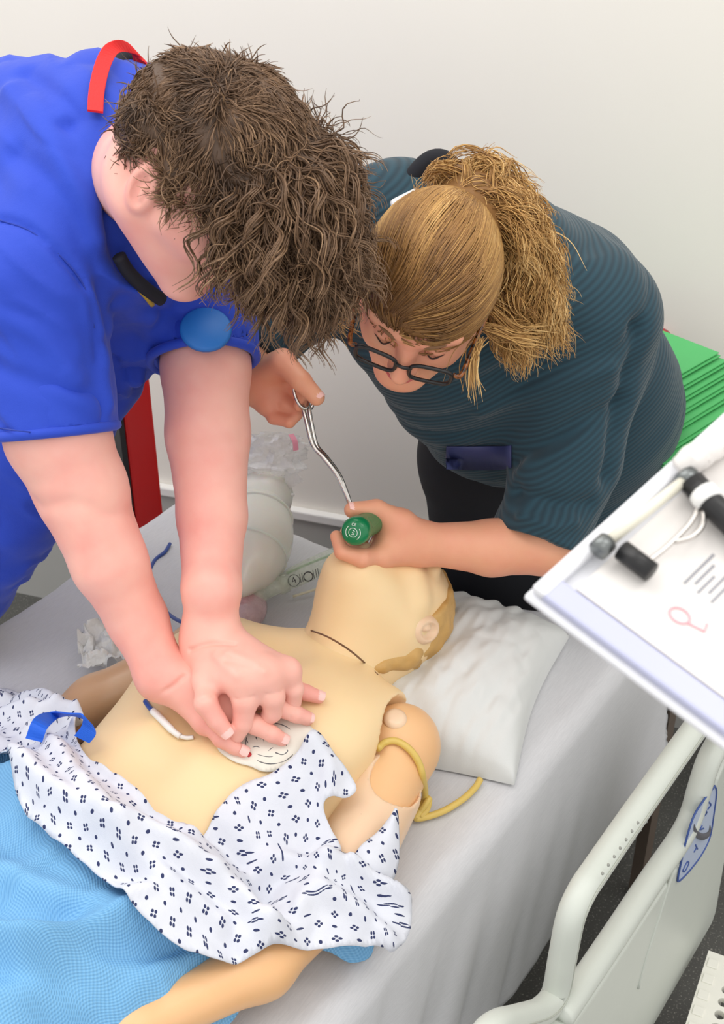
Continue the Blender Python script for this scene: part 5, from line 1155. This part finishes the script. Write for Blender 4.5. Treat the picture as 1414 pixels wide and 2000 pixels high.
flatring(pc_(574, 1134), 0.0095, 0.0005, 'number_ring'); flatring(pc_(602, 1126), 0.0075, 0.0009, 'symbol_ring')
for x, y in ((586, 1130), (590, 1128), (612, 1122), (617, 1120), (621, 1118)): obj('print_line', *tube(np.array([pc_(x - 1, y - 8), pc_(x + 2, y + 8)]), 0.0006, 6), M['black'], aw)

# ------------------------------------------------------------ electrode pad and its lead
EPH = blur(ET, 12) + 0.0045
ep_px = [(560, 1400), (590, 1410), (614, 1430), (612, 1462), (585, 1492), (550, 1508), (514, 1510), (490, 1499), (462, 1491), (438, 1478), (424, 1460), (432, 1428), (470, 1403), (520, 1394)]
pad = cloth('defibrillator_pad', pxpoly(ep_px, EPH, 0, 90), EPH, M['pad_white'], 0, 0.0016)
tag(pad, 'white sticky defibrillator pad with a line drawing under the pressing hands', 'electrode pad')
def PL(pts, rad=0.0006, nm='line_drawing', n_=24, mt_='grey_print'): obj(nm, *tube(spline([H3(x, y, 0.0022, EPH) for x, y in pts], n_), rad, 6), M[mt_], pad)
PL([(530 + 50 * math.cos(t), 1452 + 40 * math.sin(t)) for t in np.linspace(0, 2 * math.pi, 20)], n_=48)
PL([(482, 1446), (490, 1462), (505, 1474), (530, 1478), (552, 1470), (560, 1455)]); PL([(500, 1440), (506, 1456), (512, 1440), (520, 1462), (528, 1442), (540, 1464)], 0.0008)
PL([(515, 1478), (530, 1462), (548, 1458), (562, 1466), (552, 1474), (538, 1470)], 0.0008); PL([(488, 1462), (500, 1458), (512, 1462)], 0.0005)
ld = obj('lead_wire', *tube(spline([H3(284, 1370, .006), H3(294, 1384, .008), H3(306, 1394, .010)], 10), 0.0034, 10), M['blue_wire'], pad)
obj('lead_plug', *tube(spline([H3(298, 1388, .010), H3(318, 1408, .011), H3(338, 1428, .010), H3(352, 1438, .008)], 16), [.0048] * 10 + [.0040] * 6, 12), M['white'], pad)
obj('lead_tail', *tube(spline([H3(350, 1437, .008), H3(364, 1441, .006), H3(378, 1440, .005)], 8), 0.0028, 8), M['white'], pad)

# ------------------------------------------------------------ rubber tourniquet
EAx = np.maximum(blur(dil(EA, 1), 3), ET)
tq = [H3(738, 1462, .006, EAx), H3(752, 1450, .007, EAx), H3(775, 1448, .007, EAx), H3(800, 1464, .007, EAx), H3(818, 1490, .006, EAx), H3(826, 1520, .004, EAx), PZ(830, 1556, MZ + 0.03), PZ(820, 1584, MZ + 0.018), PZ(812, 1598, MZ + 0.012), PZ(838, 1594, MZ + 0.009), PZ(870, 1582, MZ + 0.0085), PZ(905, 1560, MZ + 0.0085), PZ(928, 1538, MZ + 0.0085), PZ(938, 1522, MZ + 0.010)]
o = obj('tourniquet', *tube(spline(tq, 90), 0.0048, 10), M['yellow_rubber'])
tag(o, 'amber rubber tubing tied round the manikin upper arm', 'tourniquet')
obj('knot_loop', *tube(spline([PZ(816, 1590, MZ + 0.014), PZ(830, 1572, MZ + 0.026), PZ(838, 1560, MZ + 0.03), PZ(834, 1580, MZ + 0.018), PZ(820, 1596, MZ + 0.012)], 20), 0.0045, 10), M['yellow_rubber'], o)

# ------------------------------------------------------------ blue strap loop on the gown
HGS = np.maximum(HGf, ET)
def HGp(x, y, o_): return H3(x, y, o_, HGS)
sp_ = [HGp(66, 1446, .016), HGp(80, 1412, .026), HGp(108, 1396, .034), HGp(142, 1396, .036), HGp(168, 1404, .032), HGp(174, 1424, .020), HGp(160, 1444, .014)]
sd_ = [CV(.85, .25, .2), CV(.8, .5, .2), CV(.35, .45, .8), CV(.1, .3, .95), CV(.3, .6, .7), CV(.75, .6, .2), CV(.85, .45, .1)]
o = obj('blue_strap', *ribbon(spline(sp_, 40), spline(sd_, 40), 0.021, 0.002), M['blue_strap'], smooth=False)
tag(o, 'bright blue webbing strap looped on the gown at the left', 'strap')

# ------------------------------------------------------------ crumpled wrapper and oxygen tubing beyond the manikin
n_ = 30; U, Vv = np.meshgrid(np.linspace(0, 1, n_), np.linspace(0, 1, n_), indexing='ij'); k4 = [PZ(160, 1250, MZ + .01), PZ(250, 1215, MZ + .01), PZ(262, 1325, MZ + .02), PZ(158, 1322, MZ + .01)]
G = k4[0] * ((1 - U) * (1 - Vv))[..., None] + k4[1] * (U * (1 - Vv))[..., None] + k4[2] * (U * Vv)[..., None] + k4[3] * ((1 - U) * Vv)[..., None]
G = G + CV(1, 0, 0) * (vnoise(np.stack([U * 5, Vv * 5], -1), 113) * 0.008)[..., None]
G[..., 2] += 0.012 + np.abs(vnoise(np.stack([U * 5, Vv * 6], -1), 111)) * 0.030 + np.abs(vnoise(np.stack([U * 12, Vv * 12], -1), 112)) * 0.008
I = np.arange(n_ * n_).reshape(n_, n_); o = obj('plastic_wrapper', G.reshape(-1, 3), q(I), mk_film('milky_wrapper', (236, 236, 232), 0.8, 0.3), auto=25); tag(o, 'crumpled milky plastic wrapper on the sheet behind the manikin arm', 'wrapper')
o = obj('oxygen_tubing', *tube(spline([PZ(332, 1062, MZ + .012), PZ(322, 1078, MZ + .014), PZ(300, 1098, MZ + .012), PZ(290, 1140, MZ + .010), PZ(320, 1190, MZ + .012), PZ(362, 1217, MZ + .05), PZ(420, 1214, MZ + .07)], 40), 0.0032, 8), M['blue_wire']); tag(o, 'thin blue tubing trailing across the sheet behind the arms', 'tubing')

# ------------------------------------------------------------ clipboard held over the rail, out of focus
CO = P(1022, 1162, 0.72); E1 = nrm(CV(0.78, -0.626, 0.45)); E2 = nrm(CV(0.79, 0.612, -0.52)); EN = np.cross(E1, E2)
if EN @ CV(0, 0, 1) > 0: EN = -EN
def PBd(x, y, h=0.0): r_ = ray(x, y); o_ = CO + EN * h; return _C + r_ * (((o_ - _C) @ EN) / (r_ @ EN))
def CB(a_, b_, h=0.0): return CO + E1 * a_ + E2 * b_ + EN * h
clip = thing('clipboard', 'white clipboard with a wire clip held in front of the bed at the right', 'clipboard', CB(0.115, 0.16, 0))
def slab(a0, a1, b0_, b1_, h0, h1): return prism([CB(a0, b0_, h0), CB(a1, b0_, h0), CB(a1, b1_, h0), CB(a0, b1_, h0)], EN, h1 - h0)
M['board'] = plain('white_board', (224, 225, 230), 0.3, 0.01); M['lav'] = plain('lavender_edge', (184, 187, 214), 0.3, 0.02); M['paper'] = plain('printed_paper', (226, 222, 219), 0.8, 0.01); M['pink_ink'] = plain('pink_ink', (236, 170, 178), 0.7); M['grey_soft'] = plain('faint_grey_print', (150, 150, 156), 0.7); M['pale_pink'] = plain('pale_pink_print', (226, 204, 205), 0.8)
o = obj('board', *slab(0, 0.235, 0, 0.335, -0.005, 0.0), M['board'], clip, smooth=False); fix_normals(o); bevel(o, 0.002, 2)
o = obj('side_lip', *slab(0.004, 0.020, 0.006, 0.33, 0.0, 0.006), M['lav'], clip, smooth=False); fix_normals(o); bevel(o, 0.002, 2)
o = obj('top_lip', *slab(0.004, 0.231, 0.002, 0.012, 0.0, 0.007), M['board'], clip, smooth=False); fix_normals(o); bevel(o, 0.002, 2)
o = obj('clip_rod', *tube(np.array([PBd(1182, 1062, .014), PBd(1345, 932, .014)]), 0.0034, 12), plain('cream_rod', (226, 222, 206), 0.35), clip)
for x, y in ((1178, 1066), (1344, 934)): obj('rod_end', *lathe([(0.003, -0.006), (0.0062, -0.005), (0.0062, 0.004), (0.003, 0.005)], PBd(x, y, .013), E1, 20), plain('grey_metal', (120, 124, 124), 0.3, Metallic=0.8), clip)
o = obj('clip_pad', *tube(np.array([PBd(1214, 1074, .012), PBd(1272, 1118, .012)]), 0.0062, 14), M['black'], clip)
o = obj('clip_pad', *tube(np.array([PBd(1352, 942, .014), PBd(1385, 980, .014), PBd(1470, 1060, .014)]), 0.0078, 14), M['black'], clip)
obj('clip_band', *tube(np.array([PBd(1372, 962, .015), PBd(1388, 982, .015)]), 0.0086, 14), M['white'], clip)
for pts in ([(1262, 1100), (1300, 1070), (1345, 1025), (1368, 985)], [(1318, 1058), (1352, 1048), (1374, 1020), (1368, 975), (1340, 960)]): obj('clip_wire', *tube(spline([PBd(x, y, .013) for x, y in pts], 20), 0.0016, 8), M['chrome'], clip)
pg = obj('paper_sheet', *slab(0.022, 0.228, 0.020, 0.325, 0.0012, 0.0030), M['paper'], smooth=False); fix_normals(pg); tag(pg, 'printed paper form held by the clip on the white clipboard', 'paper')
def strip(a0, a1, b0_, b1_, m_, nm='print_line'): o = obj(nm, *slab(a0, a1, b0_, b1_, 0.0031, 0.0033), M[m_], pg, smooth=False)
for i in range(5): strip(0.066 + 0.004 * (i % 2), 0.094 - 0.006 * (i % 3), 0.060 + i * 0.0046, 0.0618 + i * 0.0046, 'grey_soft')
for i in range(5): strip(0.030, 0.215, 0.115 + i * 0.036, 0.130 + i * 0.036, 'pale_pink', 'form_row')
for i in range(3): strip(0.165, 0.185, 0.060 + i * 0.006, 0.063 + i * 0.006, 'pink_ink' if i == 2 else 'grey_soft')
obj('pink_emblem', *tube(np.array([CB(0.047 + 0.0045 * math.cos(t), 0.072 + 0.006 * math.sin(t), .0034) for t in np.linspace(0, 6.28, 25)]), 0.0008, 6, False), M['pink_ink'], pg)
obj('pink_emblem_tail', *tube(np.array([CB(0.046, 0.078, .0034), CB(0.048, 0.088, .0034), CB(0.053, 0.086, .0034)]), 0.0008, 6), M['pink_ink'], pg)
rp = spline([PBd(1330, 918, .010), PBd(1362, 890, .016), PBd(1400, 866, .014), PBd(1450, 830, .012)], 30); rq = rp + np.array([vnoise(np.array([i * 0.4, 0.2, 0.3]), 120) for i in range(30)])[:, None] * EN * 0.003
o = obj('paper_roll', *tube(rq, 0.0085, 14), M['paper'], auto=40); tag(o, 'curled white paper along the top edge of the clipboard', 'paper')

# ------------------------------------------------------------ green folders on a side table
Ed = nrm(np.array([0.715, 0.70, 0])); Nn = np.array([0.70, -0.715, 0.0]); R0 = P(1404, 690, 2.26)
M['folder'] = plain('green_card', (84, 184, 108), 0.6, 0.06, 20); M['card'] = plain('brown_card', (196, 176, 144), 0.8); M['label_white'] = plain('paper_label', (238, 246, 236), 0.7); M['wood'] = plain('dark_wood', (96, 84, 74), 0.55, 0.15, 18)
TBZ = R0[2] - 0.085
names = ['topmost green card folder with a red sticker at the far edge of the stack'] + ['green card folder number %s down in the fanned stack on the table' % w_ for w_ in ('two', 'three', 'four', 'five', 'six', 'seven', 'eight')] + ['lowest green card folder with white paper labels nearest the bed']
offs = [0, 0.016, 0.030, 0.044, 0.060, 0.080, 0.096, 0.112, 0.150]
for i, (nm, of) in enumerate(zip(names, offs)):
    c_ = R0 + Nn * of + Ed * (0.003 * i) + np.array([0, 0, -0.011 * i]); tl = 0.0
    A1, A2, A3, A4 = c_, c_ - Ed * 0.31, c_ - Ed * 0.31 - Nn * 0.20 , c_ - Nn * 0.20
    if i == 0: A3 = A3 + [0, 0, .004]; A4 = A4 + [0, 0, .004]
    fld = thing('card_folder', nm, 'folder', A1, 'green folders on the side table')
    o = obj('cover', *prism([A1, A2, A3, A4], np.array([0, 0, 1.0]), 0.0018), M['folder'], fld, smooth=False); fix_normals(o)
    o = obj('back_cover', *prism([x - np.array([0, 0, .0045]) + Nn * 0.004 for x in (A1, A2, A3, A4)], np.array([0, 0, 1.0]), 0.0018), M['folder'], fld, smooth=False); fix_normals(o)
    o = obj('papers', *prism([x - np.array([0, 0, .0028]) - Nn * 0.004 for x in (A1 - Ed * .01, A2 + Ed * .01, A3 + Ed * .01, A4 - Ed * .01)], np.array([0, 0, 1.0]), 0.0026), M['label_white'] if i in (3, 4) else M['folder'], fld, smooth=False); fix_normals(o)
    if i == 0: o = obj('red_sticker', *prism([A4 - Ed * .105 + Nn * .055 + np.array([0, 0, .0055]), A4 - Ed * .13 + Nn * .055 + np.array([0, 0, .0055]), A4 - Ed * .13 + Nn * .075 + np.array([0, 0, .0055]), A4 - Ed * .105 + Nn * .075 + np.array([0, 0, .0055])], (0, 0, 1), .001), plain('orange_red', (230, 80, 60), .6), fld, smooth=False)
    if i == 8:
        for k in range(4):
            a_ = A1 - Ed * (0.035 + 0.014 * k) - Nn * 0.004 + np.array([0, 0, .002]); o = obj('paper_label', *prism([a_, a_ - Ed * .011, a_ - Ed * .011 - Nn * .028, a_ - Nn * .028], (0, 0, 1), .0006), M['label_white'], fld, smooth=False); fix_normals(o)
cbx = R0 + Nn * 0.16 - np.array([0, 0, 0.102])
o = obj('cardboard_sheet', *prism([cbx + Ed * .02, cbx - Ed * .30, cbx - Ed * .30 - Nn * .22, cbx + Ed * .02 - Nn * .22], (0, 0, 1), .005), M['card'], smooth=False); fix_normals(o); tag(o, 'brown cardboard sheet under the green folders', 'cardboard')
tab = thing('side_table', 'dark wooden side table carrying the green folders by the wall', 'table', (*(R0 + Nn * 0.07)[:2], 0))
tc_ = R0 + Nn * 0.10 - Ed * 0.05; tz = cbx[2] - 0.001
def tq4(c_, u0, u1, v0_, v1_): return [c_ + Ed * u0 + Nn * v0_, c_ + Ed * u1 + Nn * v0_, c_ + Ed * u1 + Nn * v1_, c_ + Ed * u0 + Nn * v1_]
o = obj('table_top', *prism([np.array([*x[:2], tz - .025]) for x in tq4(tc_, -.26, .14, -.16, .10)], (0, 0, 1), .025), M['wood'], tab, smooth=False); fix_normals(o); bevel(o, .003)
for u_ in (-.23, .11):
    for v_ in (-.13, .07): o = obj('leg', *prism([np.array([*x[:2], 0]) for x in tq4(tc_ + Ed * u_ + Nn * v_, -.012, .012, -.012, .012)], (0, 0, 1), tz - .025), M['wood'], tab, smooth=False); fix_normals(o)

# ------------------------------------------------------------ red cabinet by the wall, wall button, stool, bin
Rr, Rl = P(307, 880, 2.50), P(250, 885, 2.47); rz = np.array([0, 0, 1.0]); rd = nrm((Rr - Rl) * [1, 1, 0]); rn = np.array([rd[1], -rd[0], 0]); 
red = thing('red_cabinet', 'narrow red metal cabinet with a black edge strip standing behind the bed', 'cabinet', (Rr[0], Rr[1], 0))
def rbox(u0, u1, v0_, v1_, z0_, z1_): b_ = np.array([Rl[0], Rl[1], 0]); return prism([b_ + rd * u0 + rn * v0_ + rz * z0_, b_ + rd * u1 + rn * v0_ + rz * z0_, b_ + rd * u1 + rn * v1_ + rz * z0_, b_ + rd * u0 + rn * v1_ + rz * z0_], rz, z1_ - z0_)
wd_ = np.linalg.norm((Rr - Rl)[:2])
o = obj('body', *rbox(0.0, wd_, -0.10, 0.0, 0.0, 1.12), M['red_paint'], red, smooth=False); fix_normals(o); bevel(o, .006)
o = obj('edge_strip', *rbox(-0.011, -0.0005, -0.10, -0.002, 0.0, 1.12), M['black'], red, smooth=False); fix_normals(o)
r_ = ray(1288, 662); tw_ = ((np.array([W0[0], W0[1], 0]) - _C) @ WN) / (r_ @ WN); wb = _C + r_ * tw_
o = obj('wall_button', *lathe([(0.024, 0), (0.024, 0.012), (0.018, 0.018), (0.003, 0.019)], wb, WN, 24), plain('dark_red_plastic', (176, 40, 52), 0.35)); tag(o, 'small dark red button fixed to the wall behind the teal jumper', 'button')
stl = thing('step_stool', 'white plastic step stool with round holes on the floor at the lower right', 'stool', (*PZ(1420, 1950, 0.22)[:2], 0))
SZ = 0.22; q0, q1 = PZ(1384, 1856, SZ), PZ(1335, 2012, SZ); sv = nrm(q1 - q0); su = np.array([-sv[1], sv[0], 0]); 
if su[0] < 0: su = -su
def SP(u_, v_, z_): return q0 + su * u_ + sv * v_ + rz * (z_ - SZ)
M['stool'] = plain('white_stool_plastic', (240, 239, 230), 0.4, 0.02); nh, nv, pt_ = 9, 11, 0.026; Vs, Fs = [], []
def addq(ps): b_ = len(Vs); Vs.extend(ps); Fs.append(tuple(range(b_, b_ + len(ps))))
SW, SL, mg, th_ = 0.30, 0.34, 0.033, 0.012
for i in range(nh):
    for j in range(nv):
        cu, cv = mg + (i + .5) * pt_, mg - 0.006 + (j + .5) * pt_; k = 16; out = []; inn = []
        for m in range(k):
            a_ = 2 * math.pi * m / k + math.pi / k; ca, sa = math.cos(a_), math.sin(a_); mx = max(abs(ca), abs(sa)); out.append((cu + ca / mx * pt_ / 2, cv + sa / mx * pt_ / 2)); inn.append((cu + ca * .0088, cv + sa * .0088))
        cor = [(cu + sx * pt_ / 2, cv + sy * pt_ / 2) for sx, sy in ((1, 1), (-1, 1), (-1, -1), (1, -1))]
        for m in range(k):
            m2 = (m + 1) % k; addq([SP(*out[m], SZ), SP(*out[m2], SZ), SP(*inn[m2], SZ), SP(*inn[m], SZ)]); addq([SP(*inn[m], SZ), SP(*inn[m2], SZ), SP(*inn[m2], SZ - th_), SP(*inn[m], SZ - th_)])
            if m % 4 == 1: addq([SP(*out[m], SZ), SP(*cor[m // 4], SZ), SP(*out[m2], SZ)])
ue, ve = mg + nh * pt_, mg - 0.006 + nv * pt_
for u0, u1, v0_, v1_ in ((0, mg, 0, SL), (ue, SW, 0, SL), (mg, ue, 0, mg - .006), (mg, ue, ve, SL)): addq([SP(u0, v0_, SZ), SP(u1, v0_, SZ), SP(u1, v1_, SZ), SP(u0, v1_, SZ)])
for (u0, v0_), (u1, v1_) in (((0, 0), (SW, 0)), ((SW, 0), (SW, SL)), ((SW, SL), (0, SL)), ((0, SL), (0, 0))): addq([SP(u0, v0_, SZ), SP(u1, v1_, SZ), SP(u1, v1_, SZ - .02), SP(u0, v0_, SZ - .02)])
stt = obj('top', np.array(Vs), Fs, M['stool'], stl, smooth=False)
for i in range(9): o = obj('edge_tab', *prism([SP(.004, .016 + i * .034, SZ), SP(.022, .016 + i * .034, SZ), SP(.022, .034 + i * .034, SZ), SP(.004, .034 + i * .034, SZ)], rz, .003), M['stool'], stl, smooth=False); fix_normals(o); bevel(o, .001)
for u0, v0_ in ((.01, .01), (SW - .04, .01), (.01, SL - .04), (SW - .04, SL - .04)): o = obj('leg', *prism([SP(u0, v0_, 0), SP(u0 + .03, v0_, 0), SP(u0 + .03, v0_ + .03, 0), SP(u0, v0_ + .03, 0)], rz, SZ - .02), M['stool'], stl, smooth=False); fix_normals(o)
pb = PZ(1402, 1606, 0.0); binn = thing('equipment_base', 'white box with a dark blue base on the floor beyond the bed rail', 'equipment', (pb[0] + .12, pb[1] + .1, 0))
def bb_(z0_, z1_, e): return prism([pb + np.array([x, y, z0_]) for x, y in ((-e, -e), (.2 + e, -e), (.2 + e, .14 + e), (-e, .14 + e))], rz, z1_ - z0_)
o = obj('base', *bb_(0, .05, .006), plain('navy_plastic', (44, 68, 116), .4), binn, smooth=False); fix_normals(o); bevel(o, .008)
o = obj('housing', *bb_(.05, .11, 0), M['white'], binn, smooth=False); fix_normals(o); bevel(o, .012)
